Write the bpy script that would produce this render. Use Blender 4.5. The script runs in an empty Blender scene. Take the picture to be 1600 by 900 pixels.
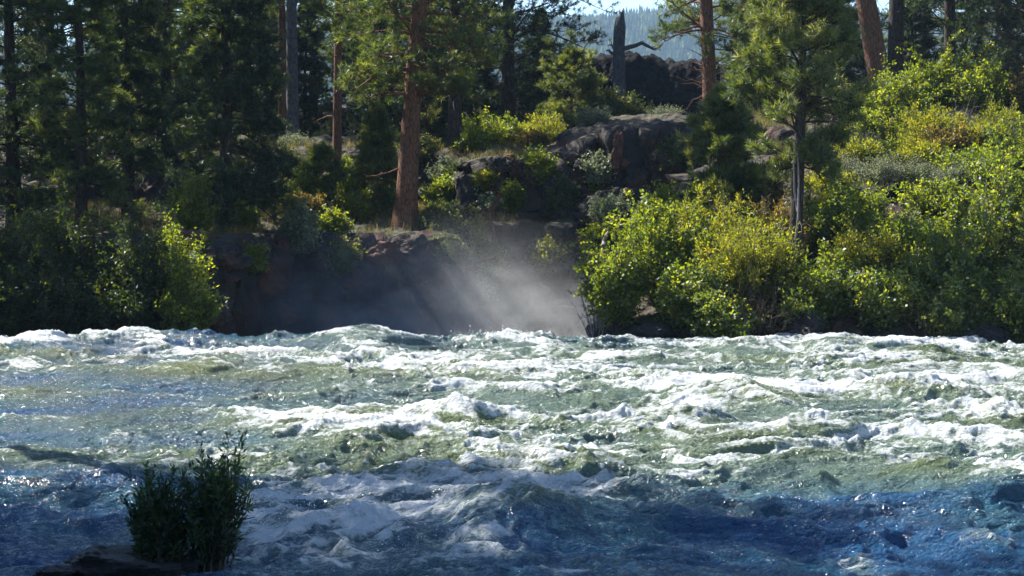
import bpy, math, random
import numpy as np
from math import radians as R
S = bpy.context.scene
COL = S.collection
# ------------------------------------------------------------------ camera
CAMH, FPX, PITCH = 3.0, 2800.0, math.atan(150/2800.0)
cd = bpy.data.cameras.new("camera"); cam = bpy.data.objects.new("camera", cd); COL.objects.link(cam)
cam.location = (0, 0, CAMH); cam.rotation_euler = (R(90)-PITCH, 0, 0)
cd.sensor_width = 36; cd.lens = FPX/1600*36; cd.clip_start = 0.1; cd.clip_end = 12000
S.camera = cam
# ------------------------------------------------------------------ light
SUN_AZ = R(-52)      # measured from +Y towards +X (negative = left)
SUN_EL = R(46)
world = bpy.data.worlds.new("World"); S.world = world; world.use_nodes = True
nt = world.node_tree; nt.nodes.clear()
sky = nt.nodes.new('ShaderNodeTexSky'); sky.sky_type = 'NISHITA'; sky.sun_disc = False
sky.sun_elevation = SUN_EL; sky.sun_rotation = SUN_AZ
sky.air_density = 1.0; sky.dust_density = 0.15; sky.altitude = 1200; sky.ozone_density = 3.0
bgn = nt.nodes.new('ShaderNodeBackground'); bgn.inputs[1].default_value = 0.08
wo = nt.nodes.new('ShaderNodeOutputWorld')
nt.links.new(sky.outputs[0], bgn.inputs[0]); nt.links.new(bgn.outputs[0], wo.inputs[0])
sd = bpy.data.lights.new("sun", 'SUN'); sun = bpy.data.objects.new("sun", sd); COL.objects.link(sun)
sd.energy = 5.0; sd.angle = R(0.5); sd.color = (1.0, 0.95, 0.86)
sun.rotation_euler = (R(90)-SUN_EL, 0, -SUN_AZ + math.pi)   # fixed below with a vector
from mathutils import Vector
sv = Vector((math.sin(SUN_AZ)*math.cos(SUN_EL), math.cos(SUN_AZ)*math.cos(SUN_EL), math.sin(SUN_EL)))
sun.rotation_euler = sv.to_track_quat('Z', 'Y').to_euler()
sun.location = (-20, 10, 30)
S.view_settings.view_transform = 'Standard'; S.view_settings.look = 'None'
S.view_settings.exposure = 1.7; S.view_settings.gamma = 1.0; S.view_settings.use_curve_mapping = False
S.render.engine = 'CYCLES'
S.cycles.max_bounces = 6; S.cycles.transmission_bounces = 4; S.cycles.volume_bounces = 0
S.cycles.diffuse_bounces = 3; S.cycles.glossy_bounces = 2; S.cycles.transparent_max_bounces = 8

# ------------------------------------------------------------------ maths
_ca, _sa = math.cos(PITCH), math.sin(PITCH)
def P(px, py, Y):
    u = (px-800)/FPX; v = -(py-450)/FPX
    dy = _ca + v*_sa; dz = -_sa + v*_ca; t = Y/dy
    return np.array([u*t, Y, CAMH+dz*t])
def smooth(a, b, x):
    t = np.clip((x-a)/(b-a), 0, 1); return t*t*(3-2*t)
_prm = {}
def _tab(seed):
    if seed not in _prm:
        r = np.random.RandomState(seed); p = r.permutation(256); p = np.concatenate([p, p])
        a = r.rand(256)*2*np.pi
        g3 = r.randn(256, 3); g3 /= np.linalg.norm(g3, axis=1)[:, None]
        _prm[seed] = (p, np.cos(a), np.sin(a), g3)
    return _prm[seed]
def pn(x, y, seed=0):
    p, gx, gy, _ = _tab(seed)
    x = np.asarray(x, float); y = np.asarray(y, float)
    fx = np.floor(x); fy = np.floor(y); xi = fx.astype(int) & 255; yi = fy.astype(int) & 255
    dx = x-fx; dy = y-fy
    ux = dx*dx*dx*(dx*(dx*6-15)+10); uy = dy*dy*dy*(dy*(dy*6-15)+10)
    def g(i, j, a, b):
        h = p[p[(xi+i) & 255]+((yi+j) & 255)]; return gx[h]*a+gy[h]*b
    n00 = g(0, 0, dx, dy); n10 = g(1, 0, dx-1, dy); n01 = g(0, 1, dx, dy-1); n11 = g(1, 1, dx-1, dy-1)
    a = n00+ux*(n10-n00); b = n01+ux*(n11-n01)
    return (a+uy*(b-a))*1.45
def pn3(q, seed=0):
    p, _, _, g3 = _tab(seed)
    f = np.floor(q); i = f.astype(int) & 255; d = q-f; u = d*d*d*(d*(d*6-15)+10); out = 0
    for a in (0, 1):
        for b in (0, 1):
            for c in (0, 1):
                h = p[p[p[(i[:, 0]+a) & 255]+((i[:, 1]+b) & 255)]+((i[:, 2]+c) & 255)]
                w = (u[:, 0] if a else 1-u[:, 0])*(u[:, 1] if b else 1-u[:, 1])*(u[:, 2] if c else 1-u[:, 2])
                out = out+w*(g3[h]*(d-np.array([a, b, c]))).sum(1)
    return out*1.5
def fbm(x, y, o=4, seed=0, gain=.5):
    s = 0; a = 1; t = 0
    for k in range(o):
        s = s+a*pn(x*2**k+k*17.3, y*2**k+k*9.1, seed+k); t += a; a *= gain
    return s/t

# ------------------------------------------------------------------ mesh + object helpers
def mesh(name, V, F, mat, attrs=None, smooth_=False):
    V = np.ascontiguousarray(V, np.float32).reshape(-1, 3); F = np.ascontiguousarray(F, np.int32)
    m = bpy.data.meshes.new(name); k = F.shape[1]; n = len(F)
    m.vertices.add(len(V)); m.vertices.foreach_set("co", V.ravel())
    m.loops.add(n*k); m.loops.foreach_set("vertex_index", F.ravel())
    m.polygons.add(n); m.polygons.foreach_set("loop_start", np.arange(0, n*k, k, dtype=np.int32))
    m.polygons.foreach_set("loop_total", np.full(n, k, np.int32))
    m.update(calc_edges=True)
    if smooth_: m.polygons.foreach_set("use_smooth", np.ones(n, bool))
    for a, val in (attrs or {}).items():
        at = m.attributes.new(a, 'FLOAT', 'POINT'); at.data.foreach_set("value", np.ascontiguousarray(val, np.float32))
    m.materials.append(mat); return m
def link(name, m, parent=None, loc=None):
    o = bpy.data.objects.new(name, m); COL.objects.link(o)
    if parent is not None: o.parent = parent
    if loc is not None: o.location = [float(c) for c in loc]
    return o
def tag(o, label, cat, group=None, kind=None):
    o['label'] = label; o['category'] = cat
    if group: o['group'] = group
    if kind: o['kind'] = kind
    return o
def structure(o): o['kind'] = 'structure'; return o
def empty(name, loc, rz=0, sc=1.0):
    o = bpy.data.objects.new(name, None); COL.objects.link(o); o.location = [float(c) for c in loc]
    o.rotation_euler = (0, 0, rz); o.scale = (sc, sc, sc); o.empty_display_size = .3; return o
def dup(root, loc, rz=0, sc=1.0):
    r = root.copy(); COL.objects.link(r); r.location = [float(c) for c in loc]; r.rotation_euler = (0, 0, rz); r.scale = (sc, sc, sc)
    for ch in list(root.children):
        c = ch.copy(); COL.objects.link(c); c.parent = r
    return r
def grid_faces(nr, nc):
    i = np.arange((nr-1)*(nc-1)); r = i//(nc-1); c = i % (nc-1); a = r*nc+c
    return np.stack([a, a+1, a+nc+1, a+nc], 1)
def tubes(path, rad, k=5, cap=False):
    """path (B,n,3), rad (B,n) -> verts, quads"""
    B, n, _ = path.shape
    t = np.gradient(path, axis=1); t /= (np.linalg.norm(t, axis=2)[..., None]+1e-9)
    ref = np.where((np.abs(t[:, :1, 2:3]) > .8), np.array([1., 0, 0]), np.array([0, 0, 1.]))
    ref = np.repeat(ref, n, 1)
    s = np.cross(t, ref); s /= (np.linalg.norm(s, axis=2)[..., None]+1e-9); w = np.cross(t, s)
    a = np.arange(k)*2*np.pi/k
    V = path[:, :, None, :]+rad[:, :, None, None]*(np.cos(a)[None, None, :, None]*s[:, :, None, :]+np.sin(a)[None, None, :, None]*w[:, :, None, :])
    b, i, j = np.meshgrid(np.arange(B), np.arange(n-1), np.arange(k), indexing='ij'); j2 = (j+1) % k
    q = lambda i_, j_: (b*n+i_)*k+j_
    F = np.stack([q(i, j), q(i, j2), q(i+1, j2), q(i+1, j)], -1).reshape(-1, 4)
    return V.reshape(-1, 3), F
def cat(parts):
    Vs, Fs, o = [], [], 0
    for V, F in parts:
        Vs.append(V); Fs.append(F+o); o += len(V)
    return np.concatenate(Vs), np.concatenate(Fs)
def unit(v): return v/(np.linalg.norm(v, axis=-1, keepdims=True)+1e-9)

# ------------------------------------------------------------------ materials
def newmat(name):
    m = bpy.data.materials.new(name); m.use_nodes = True; m.node_tree.nodes.clear()
    return m, m.node_tree
class N:
    def __init__(s, t): s.t = t
    def __call__(s, typ, props=None, **ins):
        n = s.t.nodes.new('ShaderNode'+typ)
        for k, v in (props or {}).items(): setattr(n, k, v)
        for k, v in ins.items():
            key = int(k[1:]) if k[0] == 'i' and k[1:].isdigit() else k.replace('_', ' ')
            sock = n.inputs[key]
            if isinstance(v, bpy.types.NodeSocket): s.t.links.new(v, sock)
            else: sock.default_value = v
        return n
    def noise(s, scale, detail=4, rough=.55, vec=None, dist=0):
        n = s('TexNoise'); n.inputs['Scale'].default_value = scale; n.inputs['Detail'].default_value = detail
        n.inputs['Roughness'].default_value = rough; n.inputs['Distortion'].default_value = dist
        if vec is not None: s.t.links.new(vec, n.inputs['Vector'])
        return n.outputs[0]
    def ramp(s, fac, stops):
        n = s('ValToRGB'); e = n.color_ramp.elements
        while len(e) < len(stops): e.new(0.5)
        for el, (p, c) in zip(e, stops):
            el.position = p; el.color = (c if len(c) == 4 else (*c, 1)) if isinstance(c, tuple) else (c, c, c, 1)
        s.t.links.new(fac, n.inputs[0]); return n.outputs[0]
    def mix(s, f, a, b):
        n = s('Mix', {'data_type': 'RGBA'})
        for i, v in ((0, f), (6, a), (7, b)):
            if isinstance(v, bpy.types.NodeSocket): s.t.links.new(v, n.inputs[i])
            else: n.inputs[i].default_value = v if i == 0 or len(v) == 4 else (*v, 1)
        return n.outputs[2]
    def math(s, op, a, b=0.0, c=0.0, clamp=False):
        n = s('Math', {'operation': op, 'use_clamp': clamp})
        for i, v in enumerate((a, b, c)):
            if isinstance(v, bpy.types.NodeSocket): s.t.links.new(v, n.inputs[i])
            else: n.inputs[i].default_value = v
        return n.outputs[0]
    def out(s, surf=None, vol=None, disp=None):
        o = s('OutputMaterial')
        if surf is not None: s.t.links.new(surf, o.inputs[0])
        if vol is not None: s.t.links.new(vol, o.inputs[1])
def attr(n, name): return n('Attribute', {'attribute_name': name}).outputs['Fac']

def leaf_mat(name, c1, c2, c3=None, trans=.45, tcol=(1.5, 1.45, .55), gloss=.03):
    trans = min(trans+.12, .62) if trans > .2 else trans; tcol = tuple(q*1.45 for q in tcol) if trans > .2 else tcol
    m, t = newmat(name); n = N(t); v = attr(n, 'v')
    st = [(0.0, c1), (.75, c2), (1.0, c3 or c2)]
    col = n.ramp(v, st)
    tc = n('Mix', {'data_type': 'RGBA', 'blend_type': 'MULTIPLY'}); tc.inputs[0].default_value = 1
    t.links.new(col, tc.inputs[6]); tc.inputs[7].default_value = (*tcol, 1)
    d = n('BsdfDiffuse', Color=col); tr = n('BsdfTranslucent', Color=tc.outputs[2])
    a = n('MixShader', Fac=trans); t.links.new(d.outputs[0], a.inputs[1]); t.links.new(tr.outputs[0], a.inputs[2])
    g = n('BsdfGlossy', Roughness=.5); g.inputs['Color'].default_value = (.9, .95, 1, 1)
    b = n('MixShader', Fac=gloss); t.links.new(a.outputs[0], b.inputs[1]); t.links.new(g.outputs[0], b.inputs[2])
    n.out(b.outputs[0]); return m
def bark_mat(name, c1, c2, c3, vs=9.0, bump=.8):
    m, t = newmat(name); n = N(t)
    tc = n('TexCoord').outputs['Object']
    mp = n('Mapping', Vector=tc); mp.inputs['Scale'].default_value = (1, 1, .28)
    vo = n('TexVoronoi', {'feature': 'DISTANCE_TO_EDGE'}, Vector=mp.outputs[0], Scale=vs*1.6).outputs['Distance']
    no = n.noise(vs*2.2, 6, .65, mp.outputs[0], .6)
    e = n.math('MULTIPLY', n.ramp(vo, [(0, 0.35), (.12, 1.0)]), n.math('ADD', n.math('MULTIPLY', no, .8), .25, clamp=True))
    col = n.ramp(e, [(0.05, c1), (.5, c2), (.85, c3)])
    big = n.noise(1.1, 2, .5, tc)
    col = n.mix(n.math('MULTIPLY', big, .45), col, c1)
    b = n('Bump', Strength=bump, Distance=.04, Height=e)
    p = n('BsdfPrincipled', Roughness=.9, Normal=b.outputs[0]); t.links.new(col, p.inputs['Base Color'])
    p.inputs['Specular IOR Level'].default_value = .25
    n.out(p.outputs[0]); return m
M = {}
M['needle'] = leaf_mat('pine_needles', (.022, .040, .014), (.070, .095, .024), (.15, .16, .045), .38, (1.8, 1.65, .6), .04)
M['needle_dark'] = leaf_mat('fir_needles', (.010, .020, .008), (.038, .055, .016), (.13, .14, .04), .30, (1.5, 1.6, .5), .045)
M['needle_young'] = leaf_mat('young_pine_needles', (.035, .055, .015), (.11, .13, .030), (.22, .22, .06), .38, (1.7, 1.6, .6), .05)
M['willow'] = leaf_mat('willow_leaves', (.050, .080, .012), (.13, .165, .018), (.19, .20, .03), .5, (1.75, 1.6, .45))
M['willow_yellow'] = leaf_mat('yellow_willow_leaves', (.075, .10, .014), (.16, .18, .022), (.23, .22, .04), .5, (1.7, 1.5, .4))
M['alder'] = leaf_mat('alder_leaves', (.040, .070, .010), (.13, .16, .02), (.23, .23, .03), .45, (1.7, 1.65, .4), .04)
M['dull'] = leaf_mat('dull_shrub_leaves', (.030, .048, .018), (.070, .090, .030), (.15, .13, .05), .4, (1.5, 1.4, .5))
M['shade_leaf'] = leaf_mat('shaded_riverside_leaves', (.010, .022, .005), (.028, .048, .009), (.09, .11, .018), .45, (1.8, 1.6, .4))  # leaf colour darkened to carry the shade on the left bank
M['sage'] = leaf_mat('sage_leaves', (.11, .13, .085), (.20, .23, .15), (.30, .31, .20), .25, (1.2, 1.2, .8), .03)
M['rust'] = leaf_mat('rusty_leaves', (.07, .055, .02), (.13, .12, .03), (.22, .19, .05), .4, (1.5, 1.2, .5))
M['island_leaf'] = leaf_mat('narrow_willow_leaves', (.006, .018, .004), (.018, .042, .009), (.07, .12, .025), .35, (1.5, 1.6, .5))
M['grass'] = leaf_mat('dry_grass', (.045, .055, .018), (.11, .10, .04), (.24, .18, .08), .4, (1.3, 1.2, .7), .02)
M['bark_red'] = bark_mat('ponderosa_bark', (.035, .018, .012), (.16, .072, .040), (.27, .135, .080))
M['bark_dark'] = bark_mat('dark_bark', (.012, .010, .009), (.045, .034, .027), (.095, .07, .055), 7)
M['bark_grey'] = bark_mat('grey_bark', (.035, .033, .035), (.10, .095, .10), (.17, .16, .16), 7)
M['twig'] = bark_mat('twig_bark', (.03, .02, .015), (.085, .06, .045), (.14, .10, .08), 20, .3)
M['twig_pale'] = bark_mat('bare_twig_bark', (.12, .10, .09), (.24, .20, .19), (.36, .32, .30), 20, .3)
M['deadwood'] = bark_mat('weathered_wood', (.03, .033, .04), (.085, .09, .105), (.15, .155, .17), 9)
def rock_mat(name, c1, c2, c3, red=0.0):
    m, t = newmat(name); n = N(t); tc = n('TexCoord').outputs['Object']
    a = n.noise(1.3, 8, .65, tc, .3); b_ = n.noise(7, 8, .7, tc)
    vo = n('TexVoronoi', Vector=tc, Scale=4.5).outputs['Distance']
    col = n.ramp(n.math('ADD', n.math('MULTIPLY', a, .6), n.math('MULTIPLY', b_, .4)), [(.3, c1), (.5, c2), (.68, c3)])
    geo = n('NewGeometry').outputs['Normal']; sp = n('SeparateXYZ'); t.links.new(geo, sp.inputs[0])
    if red > 0:
        f = n.math('MULTIPLY', n.ramp(n.noise(.9, 5, .6, tc, .5), [(.50, 0.0), (.58, 1.0)]), red)
        col = n.mix(f, col, (.10, .042, .026))
    h = n.math('ADD', n.math('MULTIPLY', vo, .5), n.math('ADD', a, n.math('MULTIPLY', b_, .5)))
    b = n('Bump', Strength=1.0, Distance=.22, Height=h)
    p = n('BsdfPrincipled', Roughness=.88, Normal=b.outputs[0]); t.links.new(col, p.inputs['Base Color'])
    n.out(p.outputs[0]); return m
M['rock'] = rock_mat('lava_rock', (.010, .008, .008), (.036, .029, .027), (.095, .078, .070), .6)
M['rock_red'] = rock_mat('red_lava_rock', (.04, .018, .013), (.11, .048, .030), (.20, .10, .065), .6)
M['rock_wet'] = rock_mat('wet_rock', (.004, .004, .004), (.012, .010, .010), (.03, .025, .025))
M['rock_wet'].node_tree.nodes['Principled BSDF'].inputs['Roughness'].default_value = .6
def ground_mat():
    m, t = newmat('bank_ground'); n = N(t); tc = n('TexCoord').outputs['Object']
    geo = n('NewGeometry').outputs['True Normal']; sp = n('SeparateXYZ'); t.links.new(geo, sp.inputs[0])
    a = n.noise(.9, 8, .65, tc, .3); b_ = n.noise(6, 8, .7, tc)
    mp = n('Mapping', Vector=tc); mp.inputs['Scale'].default_value = (1.6, 1.6, .7)
    vo = n('TexVoronoi', {'feature': 'F1'}, Vector=mp.outputs[0], Scale=2.8).outputs['Distance']
    rock = n.ramp(n.math('ADD', n.math('MULTIPLY', a, .6), n.math('MULTIPLY', b_, .4)), [(.3, (.010, .008, .008)), (.5, (.032, .026, .024)), (.7, (.085, .070, .062))])
    rock = n.mix(n.math('MULTIPLY', n.ramp(n.noise(.6, 5, .6, tc, .8), [(.52, 0.0), (.6, 1.0)]), .6), rock, (.085, .036, .022))
    soil = n.ramp(n.noise(3.5, 8, .7, tc), [(.3, (.020, .014, .010)), (.5, (.050, .032, .019)), (.7, (.12, .065, .036))])
    grs = n.mix(n.ramp(n.noise(1.7, 5, .6, tc), [(.45, 0.0), (.6, 1.0)]), soil, (.045, .055, .018))
    f = n.ramp(n.math('ADD', sp.outputs[2], n.math('MULTIPLY', n.math('SUBTRACT', b_, .5), .5)), [(.80, 0.0), (.93, 1.0)])
    col = n.mix(f, rock, grs)
    h = n.math('ADD', n.math('MULTIPLY', vo, .6), n.math('ADD', a, n.math('MULTIPLY', b_, .5)))
    b = n('Bump', Strength=1.0, Distance=.30, Height=h)
    p = n('BsdfPrincipled', Roughness=.92, Normal=b.outputs[0]); t.links.new(col, p.inputs['Base Color'])
    n.out(p.outputs[0]); return m
M['ground'] = ground_mat()
M['lava'] = rock_mat('black_lava', (.004, .004, .005), (.010, .010, .012), (.024, .023, .027))
M['lava'].node_tree.nodes['Principled BSDF'].inputs['Specular IOR Level'].default_value = .1
M['hill'] = rock_mat('hill_soil', (.02, .03, .015), (.04, .05, .02), (.07, .07, .04))
M['hilltree'] = leaf_mat('far_conifers', (.006, .014, .006), (.028, .045, .018), (.09, .11, .04), .1, gloss=0)

def water_mat():
    m, t = newmat('river_water'); n = N(t); tc = n('TexCoord').outputs['Object']
    foam = attr(n, 'foam')
    mp = n('Mapping', Vector=tc); mp.inputs['Scale'].default_value = (.7, 1.35, 1)
    f1 = n.noise(7.5, 6, .70, mp.outputs[0], .8); f2 = n.noise(30, 4, .65, mp.outputs[0], .3)
    nz = n.math('ADD', n.math('MULTIPLY', n.math('SUBTRACT', f1, .5), 1.9), n.math('MULTIPLY', n.math('SUBTRACT', f2, .5), 1.1))
    fm = n.ramp(n.math('ADD', foam, nz), [(.34, 0.0), (.52, .45), (.86, 1.0)])
    fk = n.math('MULTIPLY', n.ramp(n.noise(21, 5, .72, mp.outputs[0], .2), [(.60, 0.0), (.66, 1.0)]), n.ramp(n.math('ADD', attr(n, 'glint_fleck'), n.math('MULTIPLY', n.math('SUBTRACT', n.noise(3.5, 3, .6, mp.outputs[0]), .5), 1.4)), [(.40, 0.0), (.62, .9)]))  # white foam-like specks painted in to stand for sun glitter
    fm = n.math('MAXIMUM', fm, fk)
    # clear water body
    hb = n.math('ADD', n.noise(9, 4, .6, mp.outputs[0], .4), n.math('MULTIPLY', n.noise(34, 3, .6, mp.outputs[0]), .35))
    b1 = n('Bump', Strength=1.0, Distance=.11, Height=hb)
    deep = n.mix(n.ramp(n.noise(.5, 3, .5, tc), [(.4, 0.0), (.6, 1.0)]), (.006, .046, .118), (.013, .060, .092))
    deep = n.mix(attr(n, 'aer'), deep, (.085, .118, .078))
    deep = n.mix(n.ramp(attr(n, 'crest'), [(.35, 0.0), (.85, 1.0)]), deep, (.075, .095, .030))
    sub = n.mix(n.math('MULTIPLY', n.ramp(foam, [(.0, 0.0), (.7, 1.0)]), .55), deep, (.20, .25, .17))
    w = n('BsdfPrincipled', Roughness=.09, IOR=1.42, Normal=b1.outputs[0]); t.links.new(sub, w.inputs['Base Color'])
    # foam
    hf = n.math('ADD', f1, n.math('ADD', n.math('MULTIPLY', f2, .5), n.math('MULTIPLY', n.noise(60, 2, .6, tc), .25)))
    b2 = n('Bump', Strength=.9, Distance=.09, Height=hf)
    fw = n('BsdfPrincipled', Roughness=.45, IOR=1.33, Normal=b2.outputs[0]); fw.inputs['Base Color'].default_value = (.70, .73, .75, 1)
    tr = n('BsdfTranslucent'); tr.inputs['Color'].default_value = (.75, .82, .82, 1)
    t.links.new(b2.outputs[0], tr.inputs['Normal'])
    fx = n('MixShader', Fac=.22); t.links.new(fw.outputs[0], fx.inputs[1]); t.links.new(tr.outputs[0], fx.inputs[2])
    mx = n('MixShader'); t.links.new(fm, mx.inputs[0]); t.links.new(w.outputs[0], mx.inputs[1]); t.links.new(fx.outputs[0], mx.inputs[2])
    n.out(mx.outputs[0]); return m
M['water'] = water_mat()
def spray_mat():
    m, t = newmat('spray_drops'); n = N(t)
    p = n('BsdfPrincipled', Roughness=.2, IOR=1.33); p.inputs['Base Color'].default_value = (.85, .88, .9, 1)
    n.out(p.outputs[0]); return m
M['spray'] = spray_mat()

# ------------------------------------------------------------------ terrain
def smax(a, b, k=.35):
    h = np.clip(.5+.5*(a-b)/k, 0, 1); return b+(a-b)*h+k*h*(1-h)
def gz(x, Y, detail=True):
    x = np.asarray(x, float); Y = np.asarray(Y, float)
    wob = .7*pn(x*.35, Y*.35, 5)+.3*pn(x*1.1, Y*1.1, 6)
    # left bank
    yc = 37.6+6.9*smooth(-7.0, -5.6, x)-.0*x
    soft = smooth(-7.6, -5.4, x)
    cr_ = .55*np.abs(pn(x*1.3, Y*.5, 7))+.30*np.abs(pn(x*3.1, Y*1.2, 8))-.25
    rise = smooth(0, 1, (Y+wob*.8+cr_*1.1*soft-yc)/(4.5*(1-soft)+1.0*soft))
    left = -2.6+(2.6+1.95)*rise+.085*np.maximum(Y-46, 0)
    left = left-6*smooth(-2.0, -.6, x)*(1-smooth(50, 54, Y))
    left = np.where(x < -5.6, np.maximum(left, -2.6), left)
    # left bank beside the open water
    lb = -1.6+3.4*smooth(-10.9, -13.8, x+.10*(Y-36)+wob*.5)+.03*np.maximum(-x-14, 0)
    # centre outcrop
    q = Y+wob*1.0+cr_*1.6
    cen = -2.6+2.5*smooth(45.2, 46.3, q)+2.3*smooth(47.2, 48.7, q)+(1.75+.6*smooth(1.0, 2.2, x))*smooth(49.6, 51.0, q)+.4*smooth(52.0, 55.0, q)
    cen = cen-7*smooth(-1.2, -3.4, x-.15*(Y-50))*(1-smooth(50, 56, Y))+.35*smooth(1, 4, x)
    # right bank
    ys = 35.9-.14*np.maximum(x-2, 0); xe = 1.5+.30*(Y-37.5)
    inr = smooth(-.5, .8, x-xe+wob*.3)
    rt = -1.6+2.0*smooth(0, 1.2, Y-ys+wob*.4)+2.9*smooth(1.0, 10.5, Y-ys)+.9*smooth(9, 15, Y-ys)+.05*np.maximum(Y-50, 0)
    rt = -2.6+(rt+2.6)*inr
    rb = -1.6+3.0*smooth(12.2, 14.8, x+wob*.4)
    near = -1.6+3.0*smooth(8.5, 4.0, Y+wob*.3)
    back = -2+7.0*smooth(50, 66, Y)+.02*np.maximum(Y-66, 0)
    z = smax(smax(smax(left, lb), smax(cen, rt)), smax(smax(rb, near), back))
    if detail:
        z = z+.16*fbm(x*.8, Y*.8, 4, 11)*1.5+.05*fbm(x*4, Y*4, 3, 21)
    return z
BVH = []
def hit(px, py):
    d = P(px, py, 50)-np.array([0, 0, CAMH]); o = Vector((0, 0, CAMH))+Vector(d)*.66
    l = BVH[0].ray_cast(o, Vector(d).normalized(), 60)[0]
    return (l.x, l.y, l.z) if l else tuple(P(px, py, 55))
def axis(lo, hi, a, b, fine, coarse):
    l = np.arange(a, b, fine); 
    left = []; v = a; s = fine
    while v > lo: s = min(s*1.15, coarse); v -= s; left.append(v)
    right = []; v = b; s = fine
    while v < hi: s = min(s*1.15, coarse); v += s; right.append(v)
    return np.array(left[::-1]+list(l)+right)
def build_terrain():
    xs = axis(-90, 90, -13, 13, .085, 3); ys = axis(-30, 130, 35.5, 60, .085, 3)
    X, Y = np.meshgrid(xs, ys); Z = gz(X, Y)
    gy, gx = np.gradient(Z, ys, xs); st = smooth(.6, 2.0, np.hypot(gx, gy))
    ln = np.hypot(gx, gy)+1e-6
    blk = .45*np.abs(pn(X*1.1, Z*1.1+Y*.3, 31))+.30*np.abs(pn(X*2.9, Z*2.3+Y, 32))+.16*np.abs(pn(X*6, Z*5+Y*2, 33))
    X2 = X+st*blk*(-gx/ln)*1.3; Y2 = Y+st*blk*(-gy/ln)*1.3
    cr = st*(.10*np.abs(pn(X*4.5+Y, Z*4, 34))+.07*np.abs(pn(X*10, Z*8+Y*3, 35)))
    X2 = X2-cr*gx/ln; Y2 = Y2-cr*gy/ln
    Z2 = Z-smooth(100, 128, Y)*9+st*.12*pn(X*3.3, Y*5+Z*2, 36)
    from mathutils.bvhtree import BVHTree
    VV = np.stack([X2, Y2, Z2], -1).reshape(-1, 3); FF = grid_faces(len(ys), len(xs)); BVH.append(BVHTree.FromPolygons(VV.tolist(), FF.tolist()))
    o = link('ground', mesh('ground', VV, FF, M['ground'], None, True))
    structure(o)
build_terrain()
# far valley floor
xs = np.linspace(-4000, 4000, 41)
X, Y = np.meshgrid(xs, xs)
structure(link('valley_floor', mesh('valley_floor', np.stack([X, Y, np.full_like(X, -4.0)], -1), grid_faces(41, 41), M['hill'])))
# black lava ridge
def ridge_z(x, Y):
    top = 6.6+2.0*smooth(-2.5, 1.0, x)+.5*pn(x*.12, 0*x, 41)-1.0*smooth(9, 20, x)
    t = Y-78+1.5*pn(x*.25, Y*.1, 42)
    z = -3+(top+3)*smooth(-4.5, 1.5, t)*(1-smooth(16, 32, t))
    z = z+.55*fbm(x*.7, Y*.7, 5, 43, .6)*smooth(0, 2, z+2)+.35*np.abs(pn(x*1.9, Y*1.9, 44))
    return z
xs = axis(-100, 100, -14, 14, .14, 2.5); ys = axis(72, 114, 74, 84, .14, 1.2)
X, Y = np.meshgrid(xs, ys)
structure(link('lava_ridge', mesh('lava_ridge', np.stack([X, Y, ridge_z(X, Y)], -1), grid_faces(len(ys), len(xs)), M['lava'])))
# far hill
def hill_z(x, Y):
    crest = 141+14*np.sin(x*.0035+1.0)+10*pn(x*.006, 0*x+3.3, 51)-.00006*(x-100)**2*.9
    return -6+(crest+6)*smooth(700, 1650, Y)*(1-smooth(1750, 2600, Y))+14*fbm(x*.006, Y*.006, 4, 52)*smooth(700, 900, Y)*(1-smooth(2200, 2600, Y))
xs = np.linspace(-1800, 1800, 241); ys = np.linspace(650, 2650, 141)
X, Y = np.meshgrid(xs, ys)
structure(link('hill', mesh('hill', np.stack([X, Y, hill_z(X, Y)], -1), grid_faces(len(ys), len(xs)), M['hill'], None, True)))
def hill_forest():
    r = np.random.RandomState(7); n = 22000
    Y = 880+820*r.rand(n)**.75; x = (r.rand(n)-.5)*2*(.40*Y)
    z = hill_z(x, Y)-1; H = 8+8*r.rand(n); rad = H*(.17+.07*r.rand(n)); k = 5; L = 4
    V = []; F = []; at = []
    off = 0
    for l in range(L):
        z0 = H*(.08+.22*l); z1 = z0+H*.38*(1 if l < L-1 else .7); rr = rad*(1-.22*l)
        a = np.arange(k)[None, :]*2*np.pi/k+r.rand(n, 1)*6; jit = .65+.7*r.rand(n, k)
        ring = np.stack([x[:, None]+rr[:, None]*jit*np.cos(a), Y[:, None]+rr[:, None]*jit*np.sin(a), (z+z0)[:, None]+0*a-.06*H[:, None]*jit], -1)
        tip = np.stack([x, Y, z+z1], -1)[:, None, :]
        v = np.concatenate([ring, tip], 1); V.append(v.reshape(-1, 3))
        b = (off+np.arange(n)*(k+1))[:, None]; j = np.arange(k)[None, :]
        F.append(np.stack([b+j, b+(j+1) % k, b+k+0*j], -1).reshape(-1, 3)); off += n*(k+1)
        at.append(np.repeat(r.rand(n), k+1))
    o = link('far_forest', mesh('far_forest', np.concatenate(V), np.concatenate(F), M['hilltree'], {'v': np.concatenate(at)}))
    tag(o, 'distant conifer forest covering the hazy blue hill', 'forest', kind='stuff')
hill_forest()

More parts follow.
